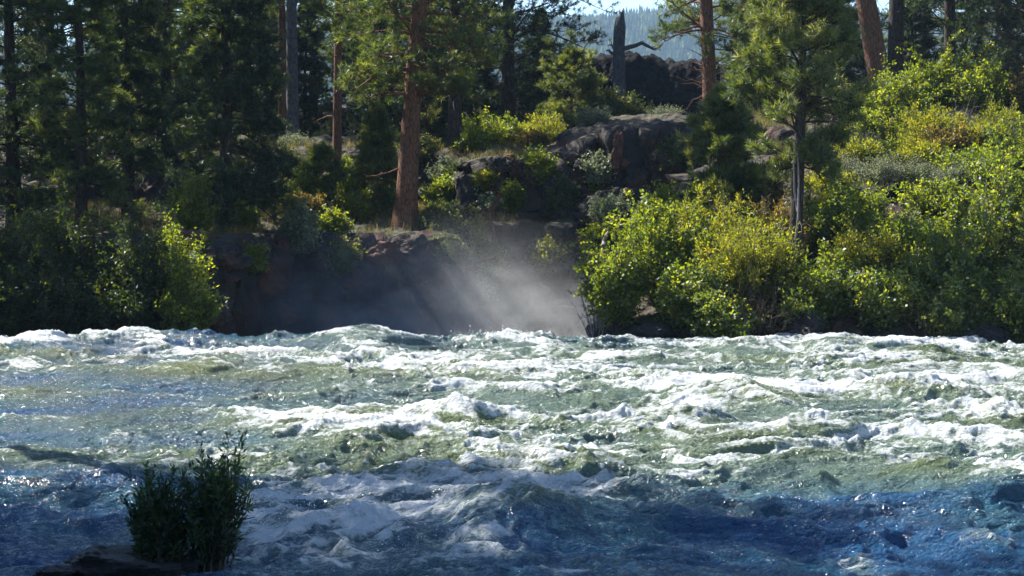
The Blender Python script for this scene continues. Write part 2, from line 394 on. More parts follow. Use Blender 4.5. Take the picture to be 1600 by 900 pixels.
# ------------------------------------------------------------------ river
# foam zones and humps given as (px, py, half width px, half height px, strength); each is laid on the water plane at its own distance
def on_water(px, py):
    u = (px-800)/FPX; v = -(py-450)/FPX; dz = -_sa+v*_ca; dy = _ca+v*_sa; t = -CAMH/dz
    return u*t, dy*t
FOAM = [(60,548,90,14,.9),(200,545,110,12,.5),(330,562,170,16,1.0),(470,572,150,20,1.0),(600,580,130,22,1.0),(700,566,110,14,.8),(560,600,80,12,.7),
        (250,522,90,8,.5),(575,543,85,5,1.15),(500,545,60,4,.7),(830,545,60,4,.8),(160,538,120,5,.8),(820,586,120,10,.7),(930,580,90,12,.8),(780,530,60,8,.9),(400,655,70,14,.75),(480,668,110,16,1.0),(600,688,110,18,1.0),(640,655,120,12,.7),
        (715,632,45,26,1.0),(790,652,90,10,.7),(900,648,60,9,.6),(860,612,100,10,.5),(1010,655,80,16,.8),(1080,645,60,16,1.0),(1000,610,80,10,.6),
        (1120,612,110,18,1.0),(1240,615,120,20,1.0),(1180,545,150,10,.9),(1300,540,70,10,.8),(1440,550,120,12,.9),(1560,560,70,10,.7),(1340,600,130,22,.8),(1480,605,120,25,.9),
        (1580,600,60,20,.7),(1220,680,120,14,.8),(1130,720,90,10,.7),(1190,708,70,10,.7),(1350,715,110,20,.9),(1440,690,90,14,.8),(1460,740,80,24,1.0),(1560,755,110,24,1.1),(1540,700,90,14,.8),
        (930,712,110,8,.85),(760,722,50,8,.7),(1060,742,90,8,.6),(850,735,60,6,.5),(560,636,90,6,.5),(280,622,90,5,.5),(30,580,40,6,.8),
        (430,800,90,40,1.05),(560,770,160,22,.9),(500,850,150,36,1.1),(640,820,110,50,1.0),(400,850,50,40,1.0),(800,800,120,34,1.05),(930,795,70,16,.7),(700,870,120,12,.5),(980,880,90,10,.4),
        (1000,560,100,8,.5),(1490,650,140,12,.7),(1330,655,120,10,.55),(1560,650,60,14,.6),(1330,893,35,8,.9),(1080,575,60,8,.6),(1370,570,90,10,.7),(1240,580,90,10,.6),(700,600,100,8,.5)]
HUMP = [(560,547,95,12,.37),(830,545,70,10,.13),(200,540,90,10,.15),(290,535,60,8,.12),(60,556,70,12,.22),(1190,548,60,8,.16),(1300,548,50,8,.16),(1430,560,90,10,.16),
        (800,835,170,38,.32),(560,850,160,36,.22),(440,830,60,30,.14),(1110,668,80,16,.22),(600,700,110,14,.16),(715,655,50,14,.2),(480,680,100,12,.14),(1500,770,150,26,.26),
        (340,575,120,12,.16),(480,590,120,12,.16),(600,590,90,12,.15),(1330,735,110,20,.16),(930,735,120,14,.15),(1180,632,110,14,.16),(1430,625,120,16,.15),(1040,672,60,12,.12),(1220,700,100,14,.14),(970,795,80,14,.12)]
def blob(x, Y, lst, sharp=1.0, wx=0, wy=0):
    out = np.zeros_like(x)
    for (px, py, hw, hh, s) in lst:
        cx, cy = on_water(px, py); rx = hw/FPX*cy; y2 = on_water(px, py-hh)[1]; y1 = on_water(px, py+hh)[1]
        ry = max((y2-y1)/2, .25); cy = (y1+y2)/2
        d = ((x-cx+wx)/rx)**2+((Y-cy+wy)/ry)**2
        out = np.maximum(out, s*np.exp(-d*sharp)) if sharp < 5 else out
    return out
def build_water():
    s = axis(-1.6, 1.6, -.315, .315, .00062, .02)
    ys = []; v = -6.0
    while v < 47:
        ys.append(v); v += (.30 if v < 8 else .16 if v < 11 else .0011*v+.004 if v < 37.5 else .1)
    ys = np.array(ys); Sg, Y = np.meshgrid(s, ys); X = Sg*np.maximum(Y, 9)
    w1 = pn(X*.28, Y*.28, 61); w2 = pn(X*.28+9, Y*.28+4, 62); wx = X+1.1*w1+.25*pn(X*1.1, Y*1.1, 63); wy = Y+.9*w2+.25*pn(X*1.1, Y*1.1, 64)
    rd = lambda a, b, sd, p=1.6: np.clip(1-np.abs(pn(a, b, sd))*1.5, 0, 1)**p
    calm = 1-.6*blob(X, Y, [(150,640,220,60,1.0)], .6)-.25*blob(X, Y, [(120,780,200,60,1.0)], .6)
    big = rd(wx*.16, wy*.34, 65, 2.0); mid = rd(wx*.42, wy*.85, 66); sm = rd(wx*1.1, wy*1.9, 67, 1.3); sm2 = rd(wx*2.6, wy*3.9, 68, 1.2)
    amp = calm*(.35+.65*smooth(11, 20, Y)*1.0)
    amp = np.maximum(amp, .55*calm)
    nr = 1-smooth(17, 23, Y)
    h = amp*(.16*(big-.4)+.12*(mid-.4)+.085*(1+.5*nr)*(sm-.4)+.046*(1+.8*nr)*(sm2-.4))
    hu = blob(X, Y, HUMP, 1.0, .25*w1, .12*w2)
    h = h+hu*(.85+.3*mid)
    zone = blob(X, Y, FOAM, .8, .35*w1+.25*pn(X*1.3, Y*1.3, 71), .30*w2+.25*pn(X*1.3, Y*1.3, 72))
    st = fbm(wx*.75, wy*2.2, 5, 73, .62); st2 = fbm(wx*2.2, wy*6.5, 4, 83, .65)
    lace = np.clip(1-np.abs(pn(wx*1.5, wy*3.2, 92))*5, 0, 1)+.8*np.clip(1-np.abs(pn(wx*3.4, wy*6.5, 93))*4, 0, 1)
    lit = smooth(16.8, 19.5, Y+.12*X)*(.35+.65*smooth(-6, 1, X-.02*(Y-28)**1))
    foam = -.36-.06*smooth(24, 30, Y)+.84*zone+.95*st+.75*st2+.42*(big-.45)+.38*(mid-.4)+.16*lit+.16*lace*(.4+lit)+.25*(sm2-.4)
    foam = foam-.25*blob(X, Y, [(130,650,200,55,1.0),(1150,820,300,40,.8),(560,545,110,9,.6)], .7)
    foam = np.clip(foam, 0, 1.1)
    # foam piles up and breaks into lumps
    lump = np.abs(pn(wx*1.6, wy*3.8, 75))*.55+np.abs(pn(wx*3.6, wy*8, 76))*.4+np.abs(pn(X*9, Y*15, 77))*.22+np.abs(pn(X*24, Y*33, 78))*.10
    fs = smooth(.15, .8, foam)
    h = h+fs*(.012+.060*(lump-.25)+.012*pn(X*17, Y*22, 88))
    fine = .026*pn(wx*4.2, wy*6.5, 79)+.015*pn(wx*9, wy*13, 80)+.008*pn(X*19, Y*27, 81)+.003*pn(X*40, Y*52, 82)
    h = h+fine*(1.0-.3*fs)
    lip = 36.3+.35*pn(X*.3, 0*X, 85)-.12*np.maximum(X-2, 0)
    drop = -.5*np.maximum(Y-lip, 0)**1.3*.9
    Z = h*np.where(Y > lip, .6, 1)+np.maximum(drop, -2.2)
    fall = smooth(.2, 1.5, Y-lip); foam = np.clip(foam+fall*.6, 0, 1.1)
    crest = np.clip(.35+h*2.2+.35*pn(X*.35, Y*.5, 87)-.75*(1-smooth(16.8, 19, Y+.1*X))-.95*smooth(31.5, 33.5, Y), 0, 1)
    foam = np.clip(foam+(.38+.6*st)*smooth(.22, .36, h)*smooth(32, 34, Y)+(.55+.7*st2+.5*st)*blob(X, Y, [(540,815,210,60,1.0),(800,795,130,34,.8)], .8), 0, 1.1)
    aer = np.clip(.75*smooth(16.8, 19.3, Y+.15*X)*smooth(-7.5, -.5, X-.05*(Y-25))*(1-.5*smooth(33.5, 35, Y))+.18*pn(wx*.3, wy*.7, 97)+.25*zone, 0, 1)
    glint_fleck = np.clip(.05+.25+.5*pn(X*.5, Y*.9, 95)+.35*smooth(20, 23, Y)*(1-.7*smooth(31, 34, Y))+.25*blob(X, Y, [(250,650,330,70,1.0)], .6), 0, 1)  # mask for the painted sun glitter, strongest on the sunlit stretch
    gy = np.gradient(h, axis=0)
    o = link('river_water', mesh('river_water', np.stack([X, Y, Z], -1), grid_faces(len(ys), len(s)), M['water'], {'foam': foam.ravel(), 'crest': crest.ravel(), 'glint_fleck': glint_fleck.ravel(), 'aer': aer.ravel()}, True))
    structure(o); print('water verts', Z.size)
    return s, ys, Z
build_water()
def build_spray():
    r = np.random.RandomState(3); C = []
    src = [(585,518,50,5,160),(780,522,55,9,500),(720,625,30,10,250),(540,800,160,22,350),(800,770,120,10,250),(1080,625,60,8,150),(450,770,60,22,200),
           (1240,530,120,5,200),(1450,545,120,6,200),(1500,720,100,16,250),(330,545,150,6,200),(60,535,70,6,120),(620,560,120,8,250),(420,800,60,30,300),(620,830,90,25,250),(760,640,120,8,250),(1380,600,120,10,300),(1180,600,120,8,200),(960,575,90,7,150),(930,700,90,6,120),(500,655,120,8,200)]
    for (px, py, hw, hh, n) in src:
        cx, cy = on_water(px, py+10+hh)
        if py < 530: cy = 36.0
        hz = hh*2/FPX*cy
        x = cx+(r.randn(n))*hw/FPX*cy*.6; y = cy+r.randn(n)*.25; z = .05+np.abs(r.randn(n))*hz*.35+(.18 if py < 516 else 0)
        C.append(np.stack([x, y, z, (.003+.007*r.rand(n)**3)*(cy/25)], -1))
    C = np.concatenate(C); n = len(C)
    o6 = np.array([[1,0,0],[-1,0,0],[0,1,0],[0,-1,0],[0,0,1],[0,0,-1]], float)
    f8 = np.array([[0,2,4],[2,1,4],[1,3,4],[3,0,4],[2,0,5],[1,2,5],[3,1,5],[0,3,5]])
    V = C[:, None, :3]+C[:, None, 3:4]*o6[None]*(1+.5*r.rand(n, 6, 1)); F = (np.arange(n)*6)[:, None, None]+f8[None]
    o = link('water_spray', mesh('water_spray', V.reshape(-1, 3), F.reshape(-1, 3), M['spray'], None, True))
    tag(o, 'white droplets of spray thrown up by the breaking rapids', 'spray', kind='stuff')
build_spray()

# ------------------------------------------------------------------ vegetation generators
def needles(C, A, L, w, k, r, vbase):
    """tufts: centres C, axes A; k needles each of length L, width w"""
    w = w*1.5; L = L*.95; k = max(8, int(k*.95))
    n = len(C); d = unit(A[:, None, :]*.75+r.randn(n, k, 3)*.62)
    ln = L*(.65+.6*r.rand(n, k, 1)); s = unit(np.cross(d, r.randn(n, k, 3)))*w*.5
    c = C[:, None, :]+r.randn(n, k, 3)*L*.14
    V = np.stack([c-s, c+s, c+d*ln], 2).reshape(-1, 3); F = np.arange(n*k*3).reshape(-1, 3)
    v = np.clip(vbase[:, None]+.18*r.randn(n, 1)+.16*r.randn(n, k), 0, 1); return V, F, np.repeat(v.ravel(), 3)
def leaves(C, D, L, w, r, vb):
    n = len(C); d = unit(D+r.randn(n, 3)*.45); s = unit(np.cross(d, r.randn(n, 3))); up = np.cross(d, s)
    l = L*(.6+.7*r.rand(n, 1)); ww = w*(.7+.5*r.rand(n, 1))
    m = C+d*l*.45
    V = np.stack([C, m+s*ww*.5+up*ww*.12, C+d*l, m-s*ww*.5+up*ww*.12], 1).reshape(-1, 3); F = np.arange(n*4).reshape(-1, 4)
    return V, F, np.repeat(np.clip(vb, 0, 1), 4)
def conifer_meshes(key, H=16, zc=4.5, Rm=2.4, nb=70, tr=.3, lean=(0, 0), seed=1, droop=.25, tuft=.2, nper=16, nsub=9, wn=.016, shape='pine',
                   mat='needle', bark='bark_red', dead=6, flare=1.6, up=.15, dens=1.0, bend=.15):
    r = np.random.RandomState(seed)
    nz = 26; t = np.linspace(0, 1, nz)
    cx = lean[0]*t*H+bend*np.sin(t*5+seed)*t; cy = lean[1]*t*H+bend*np.cos(t*4+seed)*t
    path = np.stack([cx, cy, t*H-.3], -1)[None]
    rad = tr*((1-t)**.75*.96+.04)*(1+(flare-1)*np.exp(-t*H/.5))
    tv, tf = tubes(path, rad[None], 14)
    # root flare lobes and bark unevenness
    ang = np.arctan2(tv[:, 1]-np.interp(tv[:, 2], path[0, :, 2], cy), tv[:, 0]-np.interp(tv[:, 2], path[0, :, 2], cx))
    f = 1+.10*np.sin(ang*5+seed)*np.exp(-np.maximum(tv[:, 2], 0)/.45)+.05*pn(ang*2, tv[:, 2]*2, seed)
    bx = np.interp(tv[:, 2], path[0, :, 2], cx); by = np.interp(tv[:, 2], path[0, :, 2], cy)
    tv[:, 0] = bx+(tv[:, 0]-bx)*f; tv[:, 1] = by+(tv[:, 1]-by)*f
    parts = [(tv, tf)]
    u = np.sort(r.rand(nb)); z = zc+(H-zc)*u*.99
    if shape == 'pine': prof = (np.clip(u/.12, 0, 1)*.45+.55)*(1-u**1.8)*.95+.08
    elif shape == 'fir': prof = (1-u)**.85*.97+.04
    else: prof = np.sin(np.pi*np.clip(u*.8+.25, 0, 1))*.9+.12
    L = Rm*prof*(.6+.5*r.rand(nb)); a = (np.arange(nb)*2.399+r.randn(nb)*.5)
    e0 = {'pine': .30, 'fir': .05, 'young': .45}[shape]+.25*r.randn(nb)+.35*u
    s = np.linspace(0, 1, 7)[None, :, None]
    st = np.stack([np.interp(z, path[0, :, 2], cx), np.interp(z, path[0, :, 2], cy), z], -1)[:, None, :]
    dh = np.stack([np.cos(a), np.sin(a), 0*a], -1)[:, None, :]; zz = np.array([0, 0, 1.])
    side = np.stack([-np.sin(a), np.cos(a), 0*a], -1)[:, None, :]
    Lb = L[:, None, None]; wig = (r.randn(nb)*.16)[:, None, None]
    bp = st+dh*s*Lb+zz*Lb*(np.tan(e0)[:, None, None]*s-(droop+.12*r.rand(nb)[:, None, None])*2*s**2+up*2*s**3)+side*wig*Lb*np.sin(s*3)
    br = np.clip(tr*.20*(L/Rm)[:, None]*(1-s[..., 0]*.85), .006, 9)
    parts.append(tubes(bp, br, 5))
    # subs
    q = np.clip(.22+.78*r.rand(nb, nsub)**.8, 0, .995)
    idx = q*6; i0 = idx.astype(int); fr = (idx-i0)[..., None]
    base = np.take_along_axis(bp, i0[..., None].repeat(3, 2), 1)*(1-fr)+np.take_along_axis(bp, np.minimum(i0+1, 6)[..., None].repeat(3, 2), 1)*fr
    sg = np.where(r.rand(nb, nsub) < .5, -1, 1)*R(30)+r.randn(nb, nsub)*.5
    aa = a[:, None]+sg*1.3
    sl = (.16+.38*(1-q))*L[:, None]*(.6+.6*r.rand(nb, nsub))+.12
    el = .15+.3*r.randn(nb, nsub)+(.25 if shape != 'fir' else -.15)
    sdv = np.stack([np.cos(aa)*np.cos(el), np.sin(aa)*np.cos(el), np.sin(el)], -1)
    tt = np.array([0, .5, 1.])[None, None, :, None]
    sp = base[:, :, None, :]+sdv[:, :, None, :]*sl[..., None, None]*tt+zz*.10*sl[..., None, None]*tt**2
    sp = sp.reshape(-1, 3, 3); parts.append(tubes(sp, np.repeat(np.array([[.009, .006, .003]]), len(sp), 0)*(1+tr), 3))
    # dead limbs below the crown
    if dead:
        zd = zc*(.45+.55*r.rand(dead)); ad = r.rand(dead)*6.28; ld = Rm*(.2+.4*r.rand(dead)); s5 = np.linspace(0, 1, 6)[None, :, None]
        st2 = np.stack([np.interp(zd, path[0, :, 2], cx), np.interp(zd, path[0, :, 2], cy), zd], -1)[:, None, :]
        dd = np.stack([np.cos(ad), np.sin(ad), -.1+.4*r.randn(dead)], -1)[:, None, :]
        dp = st2+dd*s5*ld[:, None, None]+.12*np.cumsum(r.randn(dead, 6, 3), 1)*s5*.6
        parts.append(tubes(dp, .028*(1-s5[..., 0]*.8)*np.ones((dead, 1)), 4))
    V, F = cat(parts)
    tm = mesh(key+'_trunk', V, F, M[bark], None, True)
    # tufts on subs and branch tips
    d1 = unit(sp[:, 2]-sp[:, 0]); C = []; A = []; vb = []
    bv = np.repeat(np.clip(.35+.22*r.randn(nb), 0, 1), nsub)
    per = {'pine': (1.0, .72, .45), 'young': (1.0, .75, .5, .25), 'fir': (1.0, .8, .6, .4, .2)}[shape]
    for k in per:
        keep = r.rand(len(sp)) < dens
        p = sp[:, 0]+(sp[:, 2]-sp[:, 0])*k+r.randn(len(sp), 3)*.03
        C.append(p[keep]); A.append(d1[keep]+np.array([0, 0, .35])); vb.append(bv[keep]+.12*(k-.6))
    C.append(bp[:, -1]); A.append(unit(bp[:, -1]-bp[:, -2])); vb.append(np.full(nb, .5))
    tipz = np.linspace(.965, 1.0, 6)*H-.3; C.append(np.stack([np.interp(tipz, path[0, :, 2], cx), np.interp(tipz, path[0, :, 2], cy), tipz], -1)); A.append(np.tile([0, 0, 1.], (6, 1))); vb.append(np.full(6, .5))
    C = np.concatenate(C); A = unit(np.concatenate(A)); vb = np.concatenate(vb)+.1*r.randn(len(C))
    nv, nf, na = needles(C, A, tuft, wn, nper, r, vb)
    cm = mesh(key+'_crown', nv, nf, M[mat], {'v': na})
    return tm, cm
TREEC = {}
def tree(name, label, category, px, Y, key=None, group=None, rz=0, sc=1.0, dz=0, parts=None, x=None, **kw):
    xx = (px-800)/FPX*Y/_ca*1.0 if x is None else x
    xx = P(px, 300, Y)[0] if x is None else x
    z = float(gz(xx, Y, False)) if Y < 74 else float(max(gz(xx, Y, False), ridge_z(np.array(xx), np.array(Y))))
    e = empty(name, (xx, Y, z-.05+dz), rz, sc)
    if key not in TREEC or key is None:
        ms = conifer_meshes(key or name, **kw)
        if key: TREEC[key] = ms
    else: ms = TREEC[key]
    link('trunk', ms[0], e); link('crown', ms[1], e)
    tag(e, label, category, group); return e

def shrub_meshes(key, h, rad, mat, seed, nst=26, ntw=12, nlf=12, L=.055, w=.03, up=.5, bark='twig', tw=.35, low=.2, cover=1.0, narrow=False):
    r = np.random.RandomState(seed)
    a = r.rand(nst)*6.283; el = np.arccos(1-r.rand(nst)**.9*(1-.05))     # 0 = straight up
    el = el*(1.0-up*.35)
    ax = np.sin(el)*np.cos(a); ay = np.sin(el)*np.sin(a); az = np.cos(el)
    ln = (.58+.5*r.rand(nst)+.22*(r.rand(nst) > .9))*(1+.12*np.sin(a*3+seed))
    tip = np.stack([ax*rad*ln, ay*rad*ln, h*(.16+.84*az)*ln*.95], -1)
    root = np.stack([ax, ay, 0*ax], -1)*rad*.22*r.rand(nst, 1)+np.array([0, 0, -.15])
    s = np.linspace(0, 1, 8)[None, :, None]
    ctrl = root*.6+tip*.4*np.array([.55, .55, 1.25])
    path = (1-s)**2*root[:, None]+2*s*(1-s)*ctrl[:, None]+s**2*tip[:, None]
    path = path+r.randn(nst, 1, 3)*.05*np.sin(s*6+seed)*s
    br = (.010+.010*h/2)*(1-.85*s[..., 0])*np.ones((nst, 1))
    parts = [tubes(path, br, 5)]
    q = low+(1-low)*r.rand(nst, ntw)**.75; idx = np.clip(q*7, 0, 6.999); i0 = idx.astype(int); fr = (idx-i0)[..., None]
    base = np.take_along_axis(path, i0[..., None].repeat(3, 2), 1)*(1-fr)+np.take_along_axis(path, (i0+1)[..., None].repeat(3, 2), 1)*fr
    td = unit(unit(tip)[:, None, :]*.7+r.randn(nst, ntw, 3)*.65+np.array([0, 0, up]))
    tl = tw*(.5+.8*r.rand(nst, ntw, 1))
    tp = np.stack([base, base+td*tl*.5, base+td*tl+np.array([0, 0, -.03])], 2).reshape(-1, 3, 3)
    tp[:, :, 2] = np.maximum(tp[:, :, 2], .02)
    parts.append(tubes(tp, np.repeat(np.array([[.006, .0045, .0025]]), len(tp), 0), 3))
    V, F = cat(parts); sm = mesh(key+'_stems', V, F, M[bark], None, True)
    if nlf <= 0: return sm, None
    k = r.rand(len(tp), nlf); c = tp[:, :1]+(tp[:, 2:]-tp[:, :1])*k[..., None]
    c = (c+r.randn(*c.shape)*tw*.10).reshape(-1, 3)
    d = np.repeat(unit(tp[:, 2]-tp[:, 0]), nlf, 0)*(1.0 if narrow else .4)+r.randn(len(c), 3)*(.35 if narrow else .8)
    vb = np.repeat(.45+.24*r.randn(len(tp)), nlf)+.14*r.randn(len(c))
    stv = np.repeat(np.repeat(.12*r.randn(nst), ntw), nlf); vb = vb+stv
    keep = r.rand(len(c)) < cover
    lv, lf, la = leaves(c[keep], d[keep], L, w, r, vb[keep])
    lm = mesh(key+'_leaves', lv, lf, M[mat], {'v': la})
    return sm, lm
_sc = [100]
def shrub(name, label, category, px, top, hw, Y, mat, group=None, base_z=None, part='foliage', **kw):
    _sc[0] += 1
    x = P(px, 300, Y)[0]; z = float(gz(x, Y)) if base_z is None else base_z
    z = max(z, -.25); zt = P(px, top, Y)[2]; h = max(zt-z, .3); rad = max(hw*1.25/FPX*Y, .15)
    vol = h*rad*rad
    dens = min(max((h*rad*2)**.75, .25), 5.5)
    kw.setdefault('nst', int(22+28*dens)); kw.setdefault('ntw', 13)
    sm, lm = shrub_meshes(name+str(_sc[0]), h, rad, mat, _sc[0], **kw)
    e = empty(name, (x, Y, z), 0)
    link('stems', sm, e)
    if lm: link(part, lm, e)
    tag(e, label, category, group); return e

# ------------------------------------------------------------------ trees
G1 = 'tall pines on the far bank'
tree('pine_tree', 'thick reddish trunk with flared base at the bank edge left of the misty gorge', 'pine tree', 632, 47, group=G1,
     H=14, zc=3.3, Rm=2.25, nb=150, tr=.30, lean=(.060, 0), seed=11, droop=.28, flare=1.75, nsub=11, dead=7, nper=17)
tree('pine_tree', 'slender orange-lit pine trunk standing left of the thick red trunk', 'pine tree', 527, 53, group=G1,
     H=15, zc=5.2, Rm=1.6, nb=55, tr=.15, lean=(-.001, 0), seed=12, nsub=9, dead=9)
tree('pine_tree', 'pine with grey straight trunk rising from the dark rocks at upper left centre', 'pine tree', 458, 60, group=G1, bark='bark_grey',
     H=18, zc=6, Rm=1.9, nb=60, tr=.22, lean=(-.01, 0), seed=13, nsub=8, dead=5)
tree('pine_tree', 'thin brown pine close behind the grey trunk, on its left', 'pine tree', 441, 62, group=G1,
     H=15, zc=4.5, Rm=1.5, nb=50, tr=.16, lean=(.006, 0), seed=14, nsub=8, dead=4)
tree('pine_tree', 'shorter shaded pine whose trunk ends among bright shrubs right of the thick red trunk', 'pine tree', 710, 56, group=G1, bark='bark_dark',
     H=15, zc=3.0, Rm=2.4, nb=75, tr=.22, lean=(.012, 0), seed=15, nsub=9, dead=5)
tree('pine_tree', 'broad dark pine crown spreading left of the gap where the hazy hill shows', 'pine tree', 795, 68, group=G1, mat='needle_dark',
     H=14, zc=2.2, Rm=4.2, nb=130, tr=.30, lean=(.004, 0), seed=16, nsub=12, bark='bark_dark', nper=18)
tree('pine_tree', 'reddish pine with bare drooping dead limbs right of the broken snag', 'pine tree', 1112, 58, group=G1,
     H=15, zc=2.1, Rm=1.9, nb=85, tr=.25, lean=(-.045, 0), seed=17, nsub=10, dead=26)
tree('pine_tree', 'near green pine with narrow dark trunk among the right bank shrubs', 'pine tree', 1244, 37.9, group=G1,
     H=9.5, zc=2.9, Rm=1.3, nb=130, tr=.17, lean=(.004, 0), seed=18, nsub=13, mat='needle_young', bark='bark_dark', shape='pine', droop=.2, tuft=.18, nper=20, dead=9, wn=.012, flare=1.3)
tree('pine_tree', 'leaning thick orange trunk rising behind the bright upper right shrubs', 'pine tree', 1388, 55, group=G1,
     H=17, zc=8, Rm=2.2, nb=60, tr=.36, lean=(-.20, 0), seed=19, nsub=9, dead=5)
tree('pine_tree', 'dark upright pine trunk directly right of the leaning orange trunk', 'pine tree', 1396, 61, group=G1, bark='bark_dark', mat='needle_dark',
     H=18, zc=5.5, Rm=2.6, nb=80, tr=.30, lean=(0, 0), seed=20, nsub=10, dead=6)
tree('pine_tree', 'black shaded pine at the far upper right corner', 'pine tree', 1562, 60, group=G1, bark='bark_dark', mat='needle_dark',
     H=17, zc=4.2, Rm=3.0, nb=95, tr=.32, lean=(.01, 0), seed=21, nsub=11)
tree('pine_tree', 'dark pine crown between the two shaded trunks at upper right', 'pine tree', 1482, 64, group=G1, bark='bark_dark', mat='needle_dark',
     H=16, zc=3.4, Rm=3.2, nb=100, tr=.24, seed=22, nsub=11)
tree('young_pine', 'small bushy pine standing alone on the slope below the broad dark crown', 'young pine', 893, 61, group='young conifers', shape='young', mat='needle_young',
     H=2.75, zc=.2, Rm=1.15, nb=60, tr=.06, seed=23, nsub=9, dead=0, tuft=.14, bend=.03)
tree('young_pine', 'small sunlit pine at the foot of the slender orange-lit trunk', 'young pine', 500, 49, group='young conifers', shape='young', mat='needle_young',
     H=1.95, zc=.15, Rm=.62, nb=55, tr=.04, seed=24, nsub=8, dead=0, tuft=.12, bend=.03)
tree('young_fir', 'young layered fir just left of the thick red trunk', 'young fir', 590, 50.5, group='young conifers', shape='fir', mat='needle_young',
     H=3.2, zc=.15, Rm=1.0, nb=110, tr=.05, seed=25, nsub=10, dead=0, tuft=.09, bend=.03, nper=12, droop=.1, up=.05)
tree('young_pine', 'low spreading pine at the left edge of the near green pine', 'young pine', 1135, 41.5, group='young conifers', shape='young', mat='needle_young',
     H=3.3, zc=.6, Rm=.95, nb=70, tr=.06, seed=26, nsub=10, dead=0, tuft=.17, bend=.05, nper=18)
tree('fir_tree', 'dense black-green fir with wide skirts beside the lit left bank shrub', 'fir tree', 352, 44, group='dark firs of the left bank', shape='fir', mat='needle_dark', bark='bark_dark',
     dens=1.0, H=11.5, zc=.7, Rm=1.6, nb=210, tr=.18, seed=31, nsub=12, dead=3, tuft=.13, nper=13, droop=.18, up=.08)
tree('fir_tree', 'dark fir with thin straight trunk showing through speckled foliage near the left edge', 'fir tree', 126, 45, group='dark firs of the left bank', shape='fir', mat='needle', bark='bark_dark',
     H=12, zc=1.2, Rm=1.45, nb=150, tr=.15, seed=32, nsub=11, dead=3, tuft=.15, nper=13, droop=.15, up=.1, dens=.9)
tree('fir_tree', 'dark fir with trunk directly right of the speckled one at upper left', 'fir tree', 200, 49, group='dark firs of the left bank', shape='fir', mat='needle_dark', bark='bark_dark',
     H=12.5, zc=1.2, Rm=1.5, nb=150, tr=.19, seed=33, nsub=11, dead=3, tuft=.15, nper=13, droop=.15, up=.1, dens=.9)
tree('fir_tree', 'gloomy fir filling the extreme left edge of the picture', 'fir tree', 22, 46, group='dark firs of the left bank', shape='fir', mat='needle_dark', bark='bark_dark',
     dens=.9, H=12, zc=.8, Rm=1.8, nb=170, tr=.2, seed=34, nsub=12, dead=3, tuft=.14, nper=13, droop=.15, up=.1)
# rows behind, sharing three tree shapes
BG = [('bgA', dict(H=15, zc=1.4, Rm=2.8, nb=150, tr=.2, seed=41, nsub=10, mat='needle_dark', bark='bark_dark', shape='pine', dens=.8)),
      ('bgB', dict(dens=.75, H=14, zc=.6, Rm=2.5, nb=190, tr=.18, seed=42, nsub=10, mat='needle', bark='bark_dark', shape='fir', tuft=.16)),
      ('bgC', dict(H=16, zc=2.6, Rm=2.5, nb=120, tr=.2, seed=43, nsub=10, mat='needle', bark='bark_grey', shape='pine'))]
rows = [(80, 56, 0, 'dark pine glimpsed between the two leftmost firs'), 
        (262, 55, 1, 'fir in the dark gap left of the dense black-green fir'), (300, 64, 2, 'tall pine standing behind the dense black-green fir, on its left'),
        (385, 74, 1, 'fir behind the right shoulder of the dense black-green fir'), (420, 84, 2, 'distant pine seen left of the grey straight trunk'),
        (490, 80, 0, 'dark pine filling the gap between grey and orange-lit trunks'), (560, 76, 2, 'pine standing in shade between the orange-lit trunk and the thick red one'),
        (605, 70, 0, 'dark pine behind the left foliage of the thick red trunk'), (675, 72, 1, 'fir in deep shade directly behind the right side of the thick red trunk'),
        (735, 78, 0, 'dark pine crown above the bright shrubs in the middle'), (225, 72, 0, 'background pine high behind the left firs'),
        (350, 76, 0, 'background pine whose top shows against the sky above the black-green fir'), (1195, 74, 1, 'shaded fir behind the left half of the near green pine'), (1290, 70, 0, 'shaded pine between the near green pine and the leaning trunk'),
        (1440, 76, 1, 'fir crowding behind the dark trunks at upper right'), (1530, 80, 2, 'tall thin pine deep behind the upper right shrubs'), (1610, 68, 0, 'dark pine cut by the right edge of the picture'), (1170, 84, 2, 'distant pine seen through the gap right of the reddish pine')]
BG.append(('bgD', dict(H=7.5, zc=.2, Rm=1.9, nb=150, tr=.1, seed=44, nsub=10, mat='needle_dark', bark='bark_dark', shape='fir', tuft=.15, dead=0)))
rows += [(60, 62, 3, 'half-grown fir low between the two leftmost trunks'), (175, 64, 3, 'half-grown fir between the two close trunks at upper left'), (245, 60, 3, 'half-grown fir on the dark slope left of the black-green fir'),
         (392, 64, 3, 'half-grown fir right of the black-green fir'), (478, 74, 3, 'half-grown fir just right of the grey straight trunk'),
         (558, 70, 3, 'half-grown fir between the orange-lit trunk and the thick red trunk'), (602, 66, 3, 'half-grown fir close behind the left edge of the thick red trunk'), (668, 64, 3, 'half-grown fir in the gap right of the thick red trunk'),
         (735, 70, 3, 'half-grown fir right of the shaded pine trunk'), (1175, 66, 3, 'half-grown fir left of the near green pine'), (1310, 62, 3, 'half-grown fir left of the leaning orange trunk'), (1425, 66, 3, 'half-grown fir right of the dark upright trunk'),
         (1505, 70, 3, 'half-grown fir behind the rounded green shrub at upper right'), (1585, 66, 3, 'half-grown fir right of the black shaded pine'), (840, 74, 3, 'half-grown fir below the broad dark crown')]
for (px, Y, k, lb) in rows:
    tree(['pine_tree', 'fir_tree', 'pine_tree', 'fir_tree'][k], lb, ['pine tree', 'fir tree', 'pine tree', 'fir tree'][k], px, Y, key=BG[k][0], group='background conifers', rz=(px*1.7) % 6.28, sc=(.9+.2*((px*37) % 10)/10)*(.8 if k == 3 else 1), **BG[k][1])
